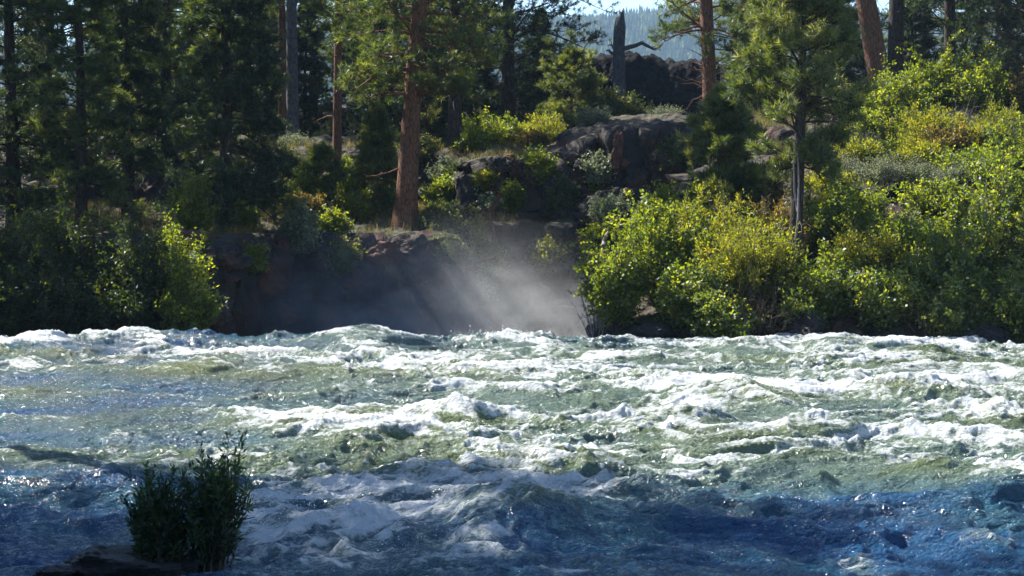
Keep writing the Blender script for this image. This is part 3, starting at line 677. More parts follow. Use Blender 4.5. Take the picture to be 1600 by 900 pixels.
# trees of the left bank just outside the picture: they throw the shade on the foreground water
OFF = [(-9.3, 22.9, 1.0), (-10.2, 19.5, .95), (-9.2, 17, .95), (-14, 21.5, 1.05), (-13.5, 18, 1.0), (-17.5, 23.3, 1.05), (-16.5, 20, 1.0), (-12.5, 15, 1.0), (-8.8, 13.4, .9)]
for i, (x, Y, sc) in enumerate(OFF):
    tree('pine_tree', 'tall high-crowned pine on the left bank outside the picture, shading the foreground water', 'pine tree', 0, Y, key='shade', group='left bank pines outside the picture', rz=i*1.3, sc=sc, x=x,
         H=20, zc=9, Rm=3.1, nb=80, tr=.3, seed=45, nsub=12, mat='needle', bark='bark_red', shape='pine', tuft=.24, dead=5)
tree('fir_tree', 'short fir beyond the left edge of the picture behind the black shrubs', 'fir tree', 0, 42, key='bgB', group='conifers beyond the left edge', rz=2, sc=.66, x=-15.3, **BG[1][1])
for i, (x, Y) in enumerate([(-19, 47), (-20.5, 56)]):
    tree('pine_tree', 'background conifer beyond the left edge of the picture', 'pine tree', 0, Y, key='bgA', group='conifers beyond the left edge', rz=i*1.3, x=x, **BG[0][1])

# dead snag
def snag():
    c = P(968, 150, 66); zb = float(gz(c[0], 66))
    e = empty('dead_snag', (c[0], 66, zb)); f = lambda px, py, dy=0: P(px, py, 66+dy)-np.array([c[0], 66, zb])
    n = 16; t = np.linspace(0, 1, n); b = np.array([.0, 0, -.2]); tp = f(968, 30)
    path = b+(tp-b)*t[:, None]; path[:, 0] += .03*np.sin(t*7)
    V, F = tubes(path[None], (.25-.045*t)[None]*(1+.06*np.sin(t*23))[None], 12)
    V = V.reshape(n, 12, 3); a = np.arange(12)*2*np.pi/12       # jagged split top, tall splinter on the right
    V[-1, :, 2] += .04+.34*np.clip((V[-1, :, 0]-tp[0]+.05)/.2, 0, 1)+.06*np.sin(a*5); V[-1, :, 0] = tp[0]+(V[-1, :, 0]-tp[0])*.75
    V = V.reshape(-1, 3)
    V += .02*np.stack([pn(V[:, 0]*5+V[:, 1]*5, V[:, 2]*1.2, 3)]*3, -1)*np.array([1, 1, 0])
    cap = np.array([[(n-1)*12+j, (n-1)*12+(j+1) % 12, n*12] for j in range(12)]); V2 = np.concatenate([V, [tp+np.array([-.03, 0, -.05])]])
    cap4 = np.concatenate([cap, cap[:, 2:]], 1); n12 = n*12; ext = np.concatenate([V2[:n12], V2[-1:], V2[-1:]+np.array([0, 0, .004])])
    cap4[:, 3] = n12+1
    link('trunk', mesh('snag_trunk', ext, np.concatenate([F, cap4]), M['deadwood']), e)
    def limb(pts, r0, r1):
        p = np.array([f(*q) for q in pts]); m = 5*(len(p)-1)+1; tt = np.linspace(0, len(p)-1, m)
        pp = np.stack([np.interp(tt, np.arange(len(p)), p[:, i]) for i in range(3)], -1)
        return tubes(pp[None], np.linspace(r0, r1, m)[None], 6)
    link('limb', mesh('snag_limb_long', *cat([limb([(975, 76), (990, 72), (1003, 67), (1012, 72), (1022, 77), (1030, 74), (1036, 68)], .10, .02), limb([(1003, 68), (1006, 63)], .03, .012),
        limb([(1018, 75), (1026, 69), (1031, 66)], .03, .012), limb([(1026, 76), (1034, 79)], .02, .008)]), M['deadwood'], None, True), e)
    link('limb', mesh('snag_limb_short', *cat([limb([(962, 82), (955, 83), (951, 78), (947, 80)], .08, .02), limb([(960, 72), (954, 70), (949, 71)], .05, .015), limb([(957, 76), (955, 66)], .03, .012)]), M['deadwood'], None, True), e)
    tag(e, 'broken dead grey snag with crooked limbs silhouetted against the hazy hill', 'dead tree')
snag()

# ------------------------------------------------------------------ shrubs
GR = 'shrubs lining the right bank'; GU = 'shrubs on the upper right slope'; GC = 'shrubs on the middle slope'; GL = 'shrubs crowding the left bank'
lw = dict(L=.085, w=.056, nlf=13); fine = dict(L=.085, w=.024, narrow=True, nlf=22)
def sh(name, lb, px, top, hw, Y, mat, g, cat_='shrub', **k): return shrub(name, lb, cat_, px, top, hw, Y, mat, g, **k)
sh('leafy_shrub', 'bright green shrub at the left end of the right bank, reaching over the misty gorge', 962, 345, 52, 36.9, 'willow', GR, **lw)
sh('leafy_shrub', 'tall olive shrub with twiggy top behind the leftmost bright shrub of the right bank', 1035, 300, 58, 38.2, 'willow', GR, **lw)
sh('leafy_shrub', 'low round-leaved shrub beside the dark hollow at the water, right bank', 1082, 402, 50, 36.5, 'alder', GR, **lw)
sh('willow_shrub', 'glowing yellow-green fine-leaved willow left of the near pine trunk', 1168, 325, 72, 37.1, 'willow_yellow', GR, 'willow', **fine)
sh('willow_shrub', 'yellowish willow rising behind the low round-leaved shrub', 1108, 300, 62, 39.6, 'willow_yellow', GR, 'willow', **fine)
sh('willow_shrub', 'sparse rusty willow just left of the near pine trunk', 1218, 292, 36, 38.8, 'rust', GR, 'willow', **fine)
sh('leafy_shrub', 'dark leafy shrub at the water just right of the near pine trunk', 1300, 395, 55, 36.6, 'alder', GR, **lw)
sh('leafy_shrub', 'olive shrub above the dark one, right of the near pine trunk', 1315, 298, 62, 39.7, 'willow', GR, **lw)
sh('willow_shrub', 'yellow-green willow above the pale dead twigs on the right bank', 1345, 350, 50, 38.2, 'willow_yellow', GR, 'willow', **fine)
sh('leafy_shrub', 'shaded shrub at the waterline below the pale dead twigs', 1385, 425, 52, 36.1, 'alder', GR, **lw)
sh('leafy_shrub', 'light green shrub beneath the black rock gap and sagebrush', 1425, 335, 55, 38.6, 'willow', GR, **lw)
sh('alder_shrub', 'large round-leaved alder hanging over the water near the right edge', 1480, 345, 72, 36.9, 'alder', GR, 'alder', **lw)
sh('alder_shrub', 'tallest alder mass at the right edge of the picture', 1565, 250, 78, 37.6, 'alder', GR, 'alder', **lw)
sh('alder_shrub', 'low alder at the waterline in the lower right of the bank', 1590, 405, 62, 35.6, 'alder', GR, 'alder', **lw)
sh('alder_shrub', 'small dark alder at the waterline left of the lower right one', 1500, 450, 50, 35.5, 'alder', GR, 'alder', **lw)
sh('leafy_shrub', 'lime shrub directly below the leaning orange trunk', 1392, 105, 52, 50, 'willow', GU, **lw)
sh('leafy_shrub', 'highest lime shrub, topped with upright shoots, on the upper right slope', 1462, 72, 58, 52, 'willow', GU, **lw)
sh('leafy_shrub', 'rounded green shrub right of the highest lime shrub', 1532, 95, 46, 51, 'willow', GU, **lw)
sh('willow_shrub', 'golden shrub in the middle of the upper right slope', 1455, 165, 52, 48, 'willow_yellow', GU, 'willow', **fine)
sh('willow_shrub', 'olive-gold shrub right of the bare purple twigs', 1550, 170, 54, 47.5, 'willow_yellow', GU, 'willow', **fine)
sh('leafy_shrub', 'brownish shrub at the right edge above the olive-gold one', 1602, 112, 42, 51, 'rust', GU, **lw)
sh('leafy_shrub', 'green shrub low on the slope above the tallest alder', 1520, 235, 60, 45, 'willow', GU, **lw)
sh('leafy_shrub', 'lime shrub hugging the slope left of the golden shrub', 1375, 175, 38, 49, 'willow', GU, **lw)
sh('leafy_shrub', 'dull green shrub at the right edge on the slope', 1600, 190, 50, 46.5, 'dull', GU, **lw)
sh('sagebrush', 'pale sagebrush at the left end of the ledge above the black rock gap', 1318, 256, 26, 45.2, 'sage', 'sagebrush clumps', 'sagebrush', L=.045, w=.02, nlf=16)
sh('sagebrush', 'widest pale sagebrush at the middle of that right bank ledge', 1372, 258, 34, 44.4, 'sage', 'sagebrush clumps', 'sagebrush', L=.045, w=.02, nlf=16)
sh('sagebrush', 'pale sagebrush right of the widest one on the ledge', 1425, 262, 30, 44.6, 'sage', 'sagebrush clumps', 'sagebrush', L=.045, w=.02, nlf=16)
sh('sagebrush', 'small round sagebrush at the right end of the ledge', 1485, 285, 22, 43.5, 'sage', 'sagebrush clumps', 'sagebrush', L=.045, w=.02, nlf=16)
sh('yellow_shrub', 'yellow-green shrub behind the left sagebrush of the ledge', 1345, 235, 34, 47, 'willow_yellow', GU, 'willow', **fine)
sh('leafy_shrub', 'ochre-tinged bush under the low spreading pine', 1180, 245, 46, 41.8, 'rust', GR, **lw)
sh('bright_shrub', 'bright shrub touching the right side of the shaded pine trunk', 752, 180, 34, 58, 'willow', GC, **lw)
sh('bright_shrub', 'pale green shrub in the middle of the sunny shelf', 800, 188, 30, 59, 'willow', GC, **lw)
sh('bright_shrub', 'upright sunlit shrub below the small bushy pine', 850, 183, 30, 58, 'willow_yellow', GC, **fine)
sh('bright_shrub', 'yellow-green shrub on the lip of the grey outcrop, lowest of the sunny shelf', 738, 222, 24, 55.5, 'willow', GC, **lw)
sh('leafy_shrub', 'small green shrub left of the snag base', 925, 128, 26, 62, 'dull', GC, **lw)
sh('leafy_shrub', 'dark green shrub at the foot of the broken snag', 962, 140, 30, 61, 'dull', GC, **lw)
sh('sagebrush', 'round grey sagebrush on top of the outcrop left of the red spire', 928, 205, 28, 54.5, 'sage', 'sagebrush clumps', 'sagebrush', L=.045, w=.02, nlf=16)
sh('sagebrush', 'small grey sagebrush on the dark slope right of the red spire', 1036, 206, 18, 56, 'sage', 'sagebrush clumps', 'sagebrush', L=.045, w=.02, nlf=14)
sh('sagebrush', 'blue-grey sagebrush in the shade beneath the grey straight trunk', 452, 215, 30, 57, 'sage', 'sagebrush clumps', 'sagebrush', L=.045, w=.02, nlf=16)
for (px, top, hw, Y, mat, lb) in [(936, 290, 17, 50.2, 'willow', 'small bright shrub clinging to the outcrop below the red spire'), (880, 285, 15, 49.6, 'dull', 'narrow green shrub on the face of the outcrop'),
        (800, 288, 15, 49.5, 'willow', 'little shrub high on the left of the outcrop face'), (753, 335, 17, 47.6, 'willow_yellow', 'little yellow shrub beside the reddish roots'),
        (692, 318, 26, 47.2, 'dull', 'bush right of the thick red trunk base'), (690, 352, 22, 46.4, 'dull', 'trailing bush on the edge below the thick red trunk'),
        (862, 375, 20, 48.2, 'dull', 'misty bush halfway down the outcrop'), (468, 278, 22, 48.5, 'willow', 'sunlit shrub left of the small sunlit pine'),
        (482, 308, 24, 47.2, 'rust', 'straw-coloured shrub under the small sunlit pine'), (521, 337, 14, 46.0, 'willow', 'tiny green shrub on the left cliff edge'),
        (303, 275, 32, 42.8, 'willow_yellow', 'brightest lime shrub in the dark forest at left'), (560, 260, 26, 51.5, 'willow', 'light green shrub at the foot of the young fir'),
        (655, 212, 22, 55, 'dull', 'grey-green shrub beyond the thick red trunk'), (720, 262, 22, 53.5, 'dull', 'tangled grey shrub below the shaded pine trunk'),
        (1000, 168, 26, 62, 'dull', 'dim shrub right of the snag on the black lava slope'), (835, 232, 18, 55.5, 'rust', 'brown shrub on the rim of the grey outcrop')]:
    sh('small_shrub', lb, px, top, hw, Y, mat, 'small shrubs of the rocky banks', **lw)
dk = dict(L=.085, w=.05)
sh('leafy_shrub', 'lit yellow-green shrub at the right end of the left bank over the water', 292, 385, 42, 37.9, 'willow', GL, L=.08, w=.05, nst=60, nlf=14)
sh('leafy_shrub', 'lit shrub above and behind the yellow-green one of the left bank', 268, 340, 36, 40.3, 'willow', GL, L=.08, w=.05)
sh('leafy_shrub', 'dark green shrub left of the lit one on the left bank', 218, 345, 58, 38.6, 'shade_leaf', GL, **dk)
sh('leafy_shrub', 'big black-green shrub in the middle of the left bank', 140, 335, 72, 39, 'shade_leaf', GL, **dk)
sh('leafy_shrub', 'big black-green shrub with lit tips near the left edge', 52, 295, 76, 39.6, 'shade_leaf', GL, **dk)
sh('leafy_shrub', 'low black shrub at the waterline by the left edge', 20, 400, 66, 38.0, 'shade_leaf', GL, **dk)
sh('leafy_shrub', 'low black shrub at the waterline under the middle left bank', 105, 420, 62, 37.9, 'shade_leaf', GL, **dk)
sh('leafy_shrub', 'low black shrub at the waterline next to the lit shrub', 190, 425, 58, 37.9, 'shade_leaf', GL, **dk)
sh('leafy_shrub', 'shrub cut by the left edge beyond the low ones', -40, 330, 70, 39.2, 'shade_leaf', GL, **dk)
for (px, top, hw, Y, mat, lb) in [(1272, 305, 42, 41, 'willow_yellow', 'yellow-green shrub showing just right of the near pine trunk at mid height'), (1345, 300, 44, 41.6, 'willow', 'green shrub directly under the black rock in the sagebrush gap'),
        (1412, 345, 40, 40.4, 'alder', 'alder-like shrub left of the tallest alder mass, under the ledge'), (1470, 285, 48, 41.6, 'willow', 'sunlit shrub below the small round sagebrush'), (1440, 268, 36, 46.5, 'willow_yellow', 'gold-green shrub behind the sagebrush ledge on its right'),
        (1295, 275, 30, 44, 'willow_yellow', 'gold shrub behind the left end of the sagebrush ledge'), (1545, 250, 46, 43.5, 'alder', 'green shrub behind the tallest alder mass'), (1400, 228, 34, 48, 'willow', 'small lime shrub under the golden shrub'),
        (1480, 200, 40, 47, 'rust', 'brown-gold shrub at the foot of the bare purple twigs'), (1075, 305, 44, 41, 'willow', 'green shrub below the low spreading pine'), (1010, 330, 34, 40, 'willow', 'green shrub half hidden behind the leftmost right bank shrubs'),
        (1210, 360, 40, 37.6, 'willow', 'green shrub touching the left side of the near pine trunk'), (1255, 440, 34, 36.3, 'alder', 'dark shrub covering the foot of the near pine'), (1130, 455, 44, 35.9, 'alder', 'dark leafy shrub at the waterline below the glowing willow'), (1400, 300, 30, 45.8, 'dull', 'dull shrub beside the black ledge rocks')]:
    sh('leafy_shrub', lb, px, top, hw, Y, mat, GR, **(lw if mat != 'willow_yellow' else fine))
rs = np.random.RandomState(55)
def low_field(cols, rws, group, lab):
    k = 0
    for (x0, x1, where) in cols:
        for (y0, y1, lvl) in rws:
            k += 1; px = x0+(x1-x0)*(.3+.4*rs.rand()); py = y0+(y1-y0)*rs.rand(); x, Y, z = hit(px, py); hw = 13+13*rs.rand()
            mt, nm = [('dull', 'dull green'), ('willow', 'bright green'), ('sage', 'grey'), ('willow_yellow', 'yellow-green')][(k*3+k//4) % 4]
            shrub('small_shrub', 'low %s shrub %s %s' % (nm, lvl, where), 'shrub', px, py-22-22*rs.rand(), hw, Y, mt, group, base_z=z-.1, **lw)
low_field([(740, 815, 'below the left shelf shrubs'), (815, 895, 'below the upright shelf shrub'), (895, 985, 'below the red spire'), (985, 1075, 'right of the red spire')],
    [(250, 300, 'near the top of the gorge slope'), (310, 370, 'midway up the gorge slope'), (380, 440, 'near the foot of the gorge slope')], 'low shrubs on the gorge slope', '')
low_field([(330, 420, 'beside the black-green fir'), (420, 500, 'under the small sunlit pine'), (500, 580, 'left of the thick red trunk'), (660, 735, 'right of the thick red trunk')],
    [(255, 290, 'deep on the left shelf'), (300, 330, 'amid the left shelf'), (340, 362, 'on the cliff edge'), (385, 440, 'on the cliff face')], 'low shrubs of the left shelf and cliff', '')
byname = [o for o in bpy.data.objects if o.type == 'EMPTY' and o.get('category') == 'shrub' and o.name.startswith(('leafy', 'bright'))]
rq = np.random.RandomState(8)
def beyond(n, fx, label, group):
    for k in range(n):
        x, Y = fx(k); o = dup(byname[(k*5) % 14], (x, Y, float(gz(x, Y))-.05), rq.rand()*6, .8+.4*rq.rand()); o['label'] = label; o['group'] = group
beyond(20, lambda k: (11.6+rq.rand()*1.2+1.6*(k % 5), 34.6+.3*rq.rand()+2.6*(k//5)-.25*(k % 5)), 'green shrub on the right bank beyond the edge of the picture', 'shrubs beyond the right edge')
beyond(12, lambda k: (-13.2-1.5*(k % 2)-.5*rq.rand(), 17+1.9*k), 'green shrub on the left bank beyond the edge of the picture', 'shrubs beyond the left edge')
for i, (x, Y) in enumerate([(17.5, 44), (20, 52), (16.8, 58), (22.5, 46), (25, 55), (21, 64)]):
    tree('pine_tree', 'pine beyond the right edge of the picture', 'pine tree', 0, Y, key=['bgA', 'bgC'][i % 2], group='pines beyond the right edge', rz=i*1.9, x=x, **BG[[0, 2][i % 2]][1])
# bare twiggy things
sh('bare_shrub', 'leafless pinkish twigs leaning from the right bank over the misty gorge', 935, 395, 34, 36.9, 'rust', 'bare shrubs', 'bare shrub', nlf=0, bark='twig_pale', nst=30, ntw=9)
sh('bare_shrub', 'leafless purple-grey twigs between the golden and olive-gold shrubs', 1500, 145, 24, 48.5, 'rust', 'bare shrubs', 'bare shrub', nlf=0, bark='twig_pale', nst=46, ntw=9)
sh('bare_shrub', 'leafless grey twigs on the bright slope below the leaning trunk', 1352, 205, 20, 47.5, 'rust', 'bare shrubs', 'bare shrub', nlf=0, bark='twig_pale', nst=30, ntw=8)
sh('bare_shrub', 'bare brown brush hanging to the water under the yellow willow', 1185, 440, 60, 36.1, 'rust', 'bare shrubs', 'bare shrub', nlf=0, bark='twig', nst=60, ntw=9)
sh('bare_shrub', 'bare brown brush hanging to the water under the large alder', 1465, 460, 42, 35.4, 'rust', 'bare shrubs', 'bare shrub', nlf=0, bark='twig', nst=40, ntw=9)
def branch_obj(name, lb, cat_, pts, Y, r0, mat):
    p0 = P(*pts[0][0], Y); P_ = []
    Vs = []
    for pl in pts:
        p = np.array([P(a, b, Y+.15*math.sin(i*2.1))-p0 for i, (a, b) in enumerate(pl)]); m = 4*(len(p)-1)+1; tt = np.linspace(0, len(p)-1, m)
        pp = np.stack([np.interp(tt, np.arange(len(p)), p[:, i]) for i in range(3)], -1)
        Vs.append(tubes(pp[None], np.linspace(r0, r0*.35, m)[None], 6)); 
    o = link(name, mesh(name, *cat(Vs), M[mat], None, True), None, p0); tag(o, lb, cat_); return o
branch_obj('dead_twig', 'small whitish dead twigs caught among the right bank leaves', 'dead branch', [[(1362, 437), (1348, 434), (1336, 430), (1322, 424)], [(1348, 434), (1340, 420), (1333, 415)], [(1345, 433), (1350, 418)], [(1352, 434), (1345, 444), (1330, 440)]], 36.0, .017, 'twig_pale')
branch_obj('pale_stub', 'short pale pointed wood stub at the left tip of the right bank', 'dead branch', [[(943, 384), (944, 376), (946, 369), (950, 362)]], 36.6, .05, 'twig_pale')
branch_obj('dead_sapling', 'pale bare sapling standing along the left side of the near pine trunk', 'dead sapling', [[(1232, 470), (1238, 420), (1247, 340), (1248, 280), (1246, 222)], [(1238, 420), (1230, 390), (1228, 370)], [(1247, 330), (1241, 300), (1240, 250)]], 37.4, .035, 'twig_pale')
branch_obj('exposed_root', 'reddish root twisting down the bank below the little yellow shrub', 'root', [[(782, 302), (775, 318), (766, 330), (757, 345)], [(766, 330), (760, 325)], [(772, 322), (768, 345), (772, 362)]], 47.4, .06, 'bark_red')
branch_obj('driftwood_log', 'fallen reddish log on the misty bank right of the thick trunk', 'log', [[(690, 428), (715, 420), (745, 410), (775, 402)], [(730, 415), (742, 425)]], 46.2, .07, 'bark_red')
branch_obj('pale_log', 'thin pale log lying on the cliff edge below the thick red trunk', 'log', [[(600, 392), (612, 383), (628, 376), (648, 372)]], 45.4, .06, 'deadwood')

# ------------------------------------------------------------------ rocks
def ico(sub):
    import bmesh
    bm = bmesh.new(); bmesh.ops.create_icosphere(bm, subdivisions=sub, radius=1)
    V = np.array([v.co for v in bm.verts]); F = np.array([[v.index for v in f.verts] for f in bm.faces]); bm.free(); return V, F
ICO = ico(5)
def rock_mesh(key, dims, seed, mat, rough=.35):
    V, F = ICO; V = V.copy(); r = np.random.RandomState(seed)
    for _ in range(22):                                    # shear planes give broken faces
        nrm = unit(r.randn(3)); d = .50+.32*r.rand(); k = V@nrm; V = V-np.maximum(k-d, 0)[:, None]*nrm
    ra = np.abs(pn3(V*3.3+seed, 2)); rb = np.abs(pn3(V*8+seed, 3))
    V = V*(1.15+rough*.45*pn3(V*1.7+seed, 1)[:, None]-rough*.50*ra[:, None]-rough*.38*rb[:, None]-rough*.22*np.abs(pn3(V*17+seed, 4))[:, None])
    return mesh(key, V*np.array(dims), F, M[mat])
def rock(lb, px, py, Y, w, h, seed, mat='rock', name='boulder', depth=None, cat_='rock', group='rocks of the far banks', rough=.35):
    if 201 <= seed <= 217:
        Y = hit(px, py)[1]+(-.35 if seed == 201 else .1); w *= .85; h *= .85; rough = .6
    c = P(px, py, Y); o = link(name, rock_mesh(name+str(seed), (w/2, (depth or w)/2, h/2), seed, mat, rough), None, c); tag(o, lb, cat_, group); return o
rock('upright reddish rock spire on the outcrop, lit on its left side', 965, 238, 50.8, .55, 1.7, 201, 'rock_red', 'rock_spire', rough=.5)
rock('grey rounded rock on top of the outcrop left of the round sagebrush', 878, 245, 53, 1.3, 1.0, 202)
rock('grey rock block below the bright shelf shrubs', 820, 265, 52, 1.5, 1.2, 203)
rock('grey rock block at the left shoulder of the outcrop', 775, 285, 51, 1.3, 1.3, 204)
rock('dark block under the small bright shrub of the outcrop', 930, 340, 49.5, 1.5, 1.3, 205)
rock('tall misty block in the middle of the outcrop face', 865, 335, 49.5, 1.2, 1.7, 206)
rock('reddish rock left of the outcrop middle', 790, 345, 48.3, 1.1, .8, 207, 'rock_red')
rock('misty rock at the foot of the outcrop, right side', 900, 430, 47.5, 1.8, 1.4, 208)
rock('misty rock at the foot of the outcrop, left side', 800, 425, 46.8, 1.6, 1.2, 209)
rock('dark cliff block below the thick red trunk', 640, 395, 45.0, 1.5, 1.1, 210)
rock('dark cliff block with mossy top at the middle of the left cliff', 520, 400, 44.9, 1.8, 1.5, 211)
rock('dark cliff block beside the black-green fir', 430, 410, 44.8, 1.6, 1.5, 212)
rock('low cliff block just above the lip wave', 560, 460, 44.4, 1.8, 1.4, 213)
rock('low cliff block above the rapids left of the mist', 455, 470, 44.3, 1.5, 1.2, 214)
rock('dark slab on the slope right of the red spire', 1030, 255, 51, 1.9, 1.2, 215)
rock('black rock in the gap under the sagebrush ledge', 1385, 305, 43.2, 1.3, .8, 216, 'lava')
rock('black rock right of the sagebrush ledge gap', 1460, 318, 42.6, .9, .7, 217, 'lava')
rock('black rock at the waterline below the low round-leaved shrub', 1020, 520, 36.0, 1.1, .6, 218, 'rock_wet')
rock('black rock at the waterline below the near pine', 1255, 515, 36.0, 1.2, .7, 219, 'rock_wet')
rock('black rock at the waterline between the two waterline alders', 1530, 528, 35.0, 1.2, .6, 220, 'rock_wet')
rock('reddish rock ledge above the lit shrub of the left bank', 300, 372, 41.5, 1.2, .5, 221, 'rock_red')
rr = np.random.RandomState(77)
def block_field(name, cols, rws, group, lab, mats, wr):
    k = 0
    for ci, (x0, x1, where) in enumerate(cols):
        for ri, (y0, y1, lvl) in enumerate(rws):
            for big in (1, 0):
                px = x0+(x1-x0)*((.28 if (ri+big) % 2 else .72)+.12*rr.randn()); py = y0+(y1-y0)*(.5+.2*rr.randn()); x, Y, z = hit(px, py)
                w = .85*(wr[1] if big else wr[0])*(.9+.2*rr.rand()); k += 1
                o = link(name, rock_mesh(name+str(k), (w*.62, w*.5, w*(.42+.15*rr.rand())), 300+k+len(cols)*50, mats[k % len(mats)], .8), None, (x, Y-.05, z)); o.rotation_euler = (0, 0, rr.rand()*.6-.3)
                tag(o, '%s %s block %s %s' % ('large' if big else 'small', lab, lvl, where), 'rock', group)
block_field('cliff_block', [(325, 420, 'under the black-green fir'), (420, 500, 'under the straw-coloured shrub'), (500, 575, 'under the tiny cliff-edge shrub'), (575, 655, 'under the thick red trunk'), (655, 735, 'at the left side of the mist')],
    [(375, 420, 'high in the left cliff'), (420, 470, 'halfway up the left cliff'), (470, 515, 'low in the left cliff')], 'lava blocks of the left cliff', 'jagged lava', ['rock', 'rock', 'rock', 'rock_red'], (.55, 1.05))
block_field('slope_block', [(740, 815, 'below the left shelf shrubs'), (815, 895, 'below the upright shelf shrub'), (895, 985, 'below the red spire'), (985, 1075, 'right of the red spire')],
    [(235, 300, 'near the top of the gorge slope'), (300, 370, 'midway up the gorge slope'), (370, 450, 'near the foot of the gorge slope')], 'lava blocks of the gorge slope', 'broken lava', ['rock', 'rock', 'rock_red', 'rock'], (.45, .95))
# foreground islet
rock('low dark wet rock islet in the lower left foreground water', 205, 888, 14.0, 1.45, .40, 230, 'rock_wet', 'islet_rock', 1.1, group='foreground rocks', rough=.45)
rock('smaller dark wet rock at the left end of the foreground islet', 95, 897, 13.9, .55, .16, 231, 'rock_wet', 'islet_rock', .5, group='foreground rocks', rough=.45)
def islet_willow(label, base, tips, Y, n, seed, bare=None):
    r = np.random.RandomState(seed); p0 = P(*base, Y); p0[2] = .05; T = np.array([P(a, b, Y)-p0 for a, b in tips]); T[:, 1] += .12*r.randn(len(T))
    w_ = r.dirichlet([.16]*len(T), n); tp = w_@T; tp[:len(T)] = T; tp[len(T):] *= (.62+.4*r.rand(n-len(T), 1)); tp[len(T):, 1] += .16*r.randn(n-len(T)); tp[len(T):, 0] += .05*r.randn(n-len(T))
    rt = np.stack([tp[:, 0]*.30+.04*r.randn(n), .10*r.randn(n), np.zeros(n)-.05], -1); t = np.linspace(0, 1, 9)[None, :, None]
    ct = rt*.45+tp*.55*np.array([1.1, 1, .9]); pa = (1-t)**2*rt[:, None]+2*t*(1-t)*ct[:, None]+t**2*tp[:, None]+.045*np.cumsum(r.randn(n, 9, 3), 1)*t*.5
    V, F = tubes(pa, .0065*(1-.75*t[..., 0])*np.ones((n, 1)), 5)
    e = empty('islet_willow', p0); link('stems', mesh('iw_stems%d' % seed, V, F, M['twig'], None, True), e)
    nl = 80; q = (.12+.88*r.rand(n, nl))*7.999; i0 = q.astype(int); fr = (q-i0)[..., None]
    c = np.take_along_axis(pa, i0[..., None].repeat(3, 2), 1)*(1-fr)+np.take_along_axis(pa, (i0+1)[..., None].repeat(3, 2), 1)*fr
    d = np.take_along_axis(np.gradient(pa, axis=1), i0[..., None].repeat(3, 2), 1); d = unit(d)*.8+r.randn(n, nl, 3)*.75+np.array([0, 0, .2])
    vb = (.4+.25*r.randn(n, 1)+.12*r.randn(n, nl)).ravel()
    lv, lf, la = leaves((c+.012*r.randn(*c.shape)).reshape(-1, 3), d.reshape(-1, 3), .070, .018, r, vb)
    link('foliage', mesh('iw_leaves%d' % seed, lv, lf, M['island_leaf'], {'v': la}), e)
    if bare:
        Vs = []
        for pl in bare:
            p = np.array([P(a, b, Y+.06*math.sin(k_*1.7+len(pl)))-p0 for k_, (a, b) in enumerate(pl)]); m = 5*(len(p)-1)+1; tt = np.linspace(0, len(p)-1, m)
            pp = np.stack([np.interp(tt, np.arange(len(p)), p[:, i_]) for i_ in range(3)], -1); Vs.append(tubes(pp[None], np.linspace(.010, .003, m)[None], 6))
        link('bare_stems', mesh('iw_bare', *cat(Vs), M['twig'], None, True), e)
    tag(e, label, 'willow', 'willows on the foreground rock')
islet_willow('dense dark willow clump on the left half of the foreground rock', (252, 868), [(214, 722), (222, 742), (233, 745), (246, 758), (258, 748), (270, 727), (276, 742), (212, 775), (208, 810), (285, 790), (214, 835), (290, 830), (200, 800), (206, 822), (296, 800)], 14.0, 120, 5)
islet_willow('taller open willow with bare arching stems on the right half of the foreground rock', (326, 872), [(348, 686), (338, 708), (358, 700), (368, 715), (322, 722), (308, 718), (298, 745), (380, 730), (390, 742), (300, 775), (372, 748), (330, 735), (296, 815), (312, 738), (288, 800), (290, 770), (384, 770), (374, 800)], 14.1, 110, 6,
    bare=[[(335, 865), (352, 815), (370, 790), (383, 765), (384, 745), (376, 735)], [(340, 868), (360, 830), (378, 800), (386, 775)], [(338, 860), (345, 835), (380, 812), (398, 808)], [(342, 850), (365, 842), (390, 832)],
          [(330, 866), (340, 820), (358, 780), (366, 750)], [(350, 830), (368, 800), (390, 770), (400, 757)], [(345, 845), (362, 800), (364, 770), (374, 748)]])
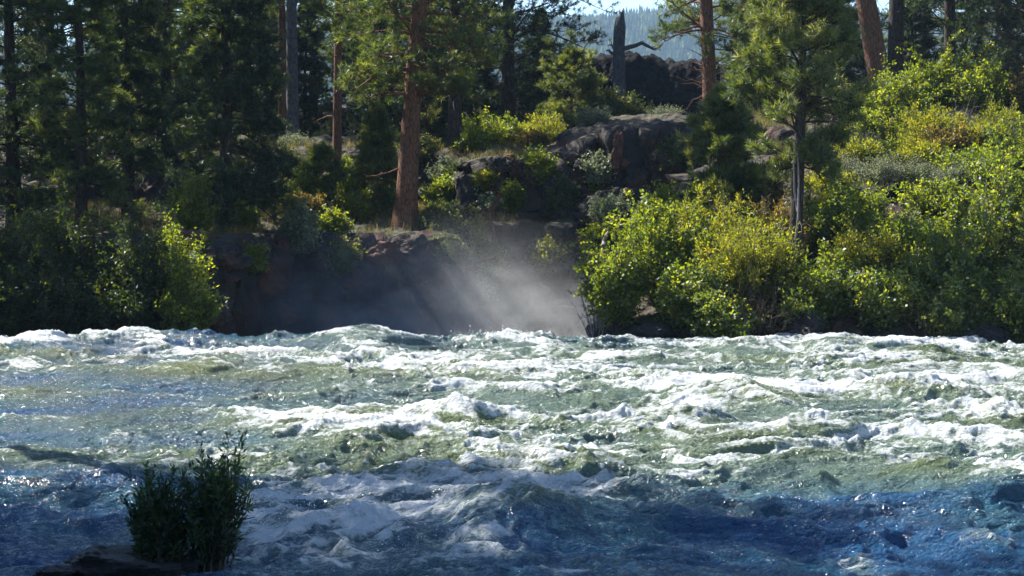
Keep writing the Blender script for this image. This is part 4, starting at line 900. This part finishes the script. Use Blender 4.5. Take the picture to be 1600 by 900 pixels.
# ------------------------------------------------------------------ grass
def grass():
    r = np.random.RandomState(9); n = 26000
    x = -13+27*r.rand(n); Y = 41+20*r.rand(n)
    z = gz(x, Y); zx = gz(x+.15, Y); zy = gz(x, Y+.15); sl = np.hypot(zx-z, zy-z)/.15
    ok = (sl < 1.2) & ~((x > 1.0) & (x < 5.8) & (Y > 48)) & (z > .6) & (pn(x*.5, Y*.5, 91)+.25 > r.rand(n)*.7-.1)
    x, Y, z = x[ok], Y[ok], z[ok]; n = len(x); k = 5
    C = np.repeat(np.stack([x, Y, z], -1), k, 0)+r.randn(n*k, 3)*np.array([.05, .05, 0]); d = unit(np.array([0, 0, 1.])+r.randn(n*k, 3)*.35); L = (.12+.22*r.rand(n*k, 1)); s = unit(np.cross(d, r.randn(n*k, 3)))*.007
    V = np.stack([C-s, C+s, C+d*L], 1).reshape(-1, 3); v = np.repeat(r.rand(n*k), 3)
    o = link('bank_grass', mesh('bank_grass', V, np.arange(len(V)).reshape(-1, 3), M['grass'], {'v': v})); tag(o, 'dry grass tufts along the tops of the banks', 'grass', kind='stuff')
grass()
# ------------------------------------------------------------------ mist over the falls
def mist():
    m, t = newmat('mist_volume'); n = N(t); tc = n('TexCoord').outputs['Object']
    # object space is a unit-radius ellipsoid
    ln = n('VectorMath', {'operation': 'LENGTH'}); t.links.new(tc, ln.inputs[0])
    edge = n.ramp(ln.outputs['Value'], [(.15, 1.0), (.95, 0.0)])
    no = n.ramp(n.noise(2.6, 5, .62, tc, 1.2), [(.40, 0.05), (.68, 1.0)])
    sp = n('SeparateXYZ'); t.links.new(tc, sp.inputs[0])
    hg = n.ramp(n.math('ADD', n.math('MULTIPLY', sp.outputs[2], .5), .5), [(.25, 1.0), (.6, .30), (1.0, .05)])
    d = n.math('MULTIPLY', n.math('MULTIPLY', edge, no), n.math('MULTIPLY', hg, 1.9))
    v = n('VolumePrincipled', Anisotropy=.15); v.inputs['Color'].default_value = (.94, .97, 1.0, 1); t.links.new(d, v.inputs['Density'])
    n.out(None, v.outputs[0])
    V, F = ico(4); o = link('mist', mesh('mist', V, F, m, None, True)); c = P(695, 520, 41.3)
    o.location = [float(q) for q in c]; o.scale = (5.6, 2.6, 3.2); tag(o, 'spray mist drifting up from the drop in front of the outcrop', 'mist', kind='stuff')
mist()
# ------------------------------------------------------------------ haze
def haze():
    m, t = newmat('haze_volume'); n = N(t)
    v = n('VolumePrincipled', Density=.00022, Anisotropy=0.0); v.inputs['Color'].default_value = (.50, .74, 1.0, 1)
    n.out(None, v.outputs[0])
    x0, x1, y0, y1, z0, z1 = -4100, 4100, -4100, 4100, -6, 235
    V = np.array([(x, y, z) for x in (x0, x1) for y in (y0, y1) for z in (z0, z1)], float)
    F = np.array([(0, 1, 3, 2), (4, 6, 7, 5), (0, 4, 5, 1), (2, 3, 7, 6), (0, 2, 6, 4), (1, 5, 7, 3)])
    tag(link('haze', mesh('haze', V, F, m)), 'thin blue air between the banks and the distant hill', 'haze', kind='stuff')
haze()
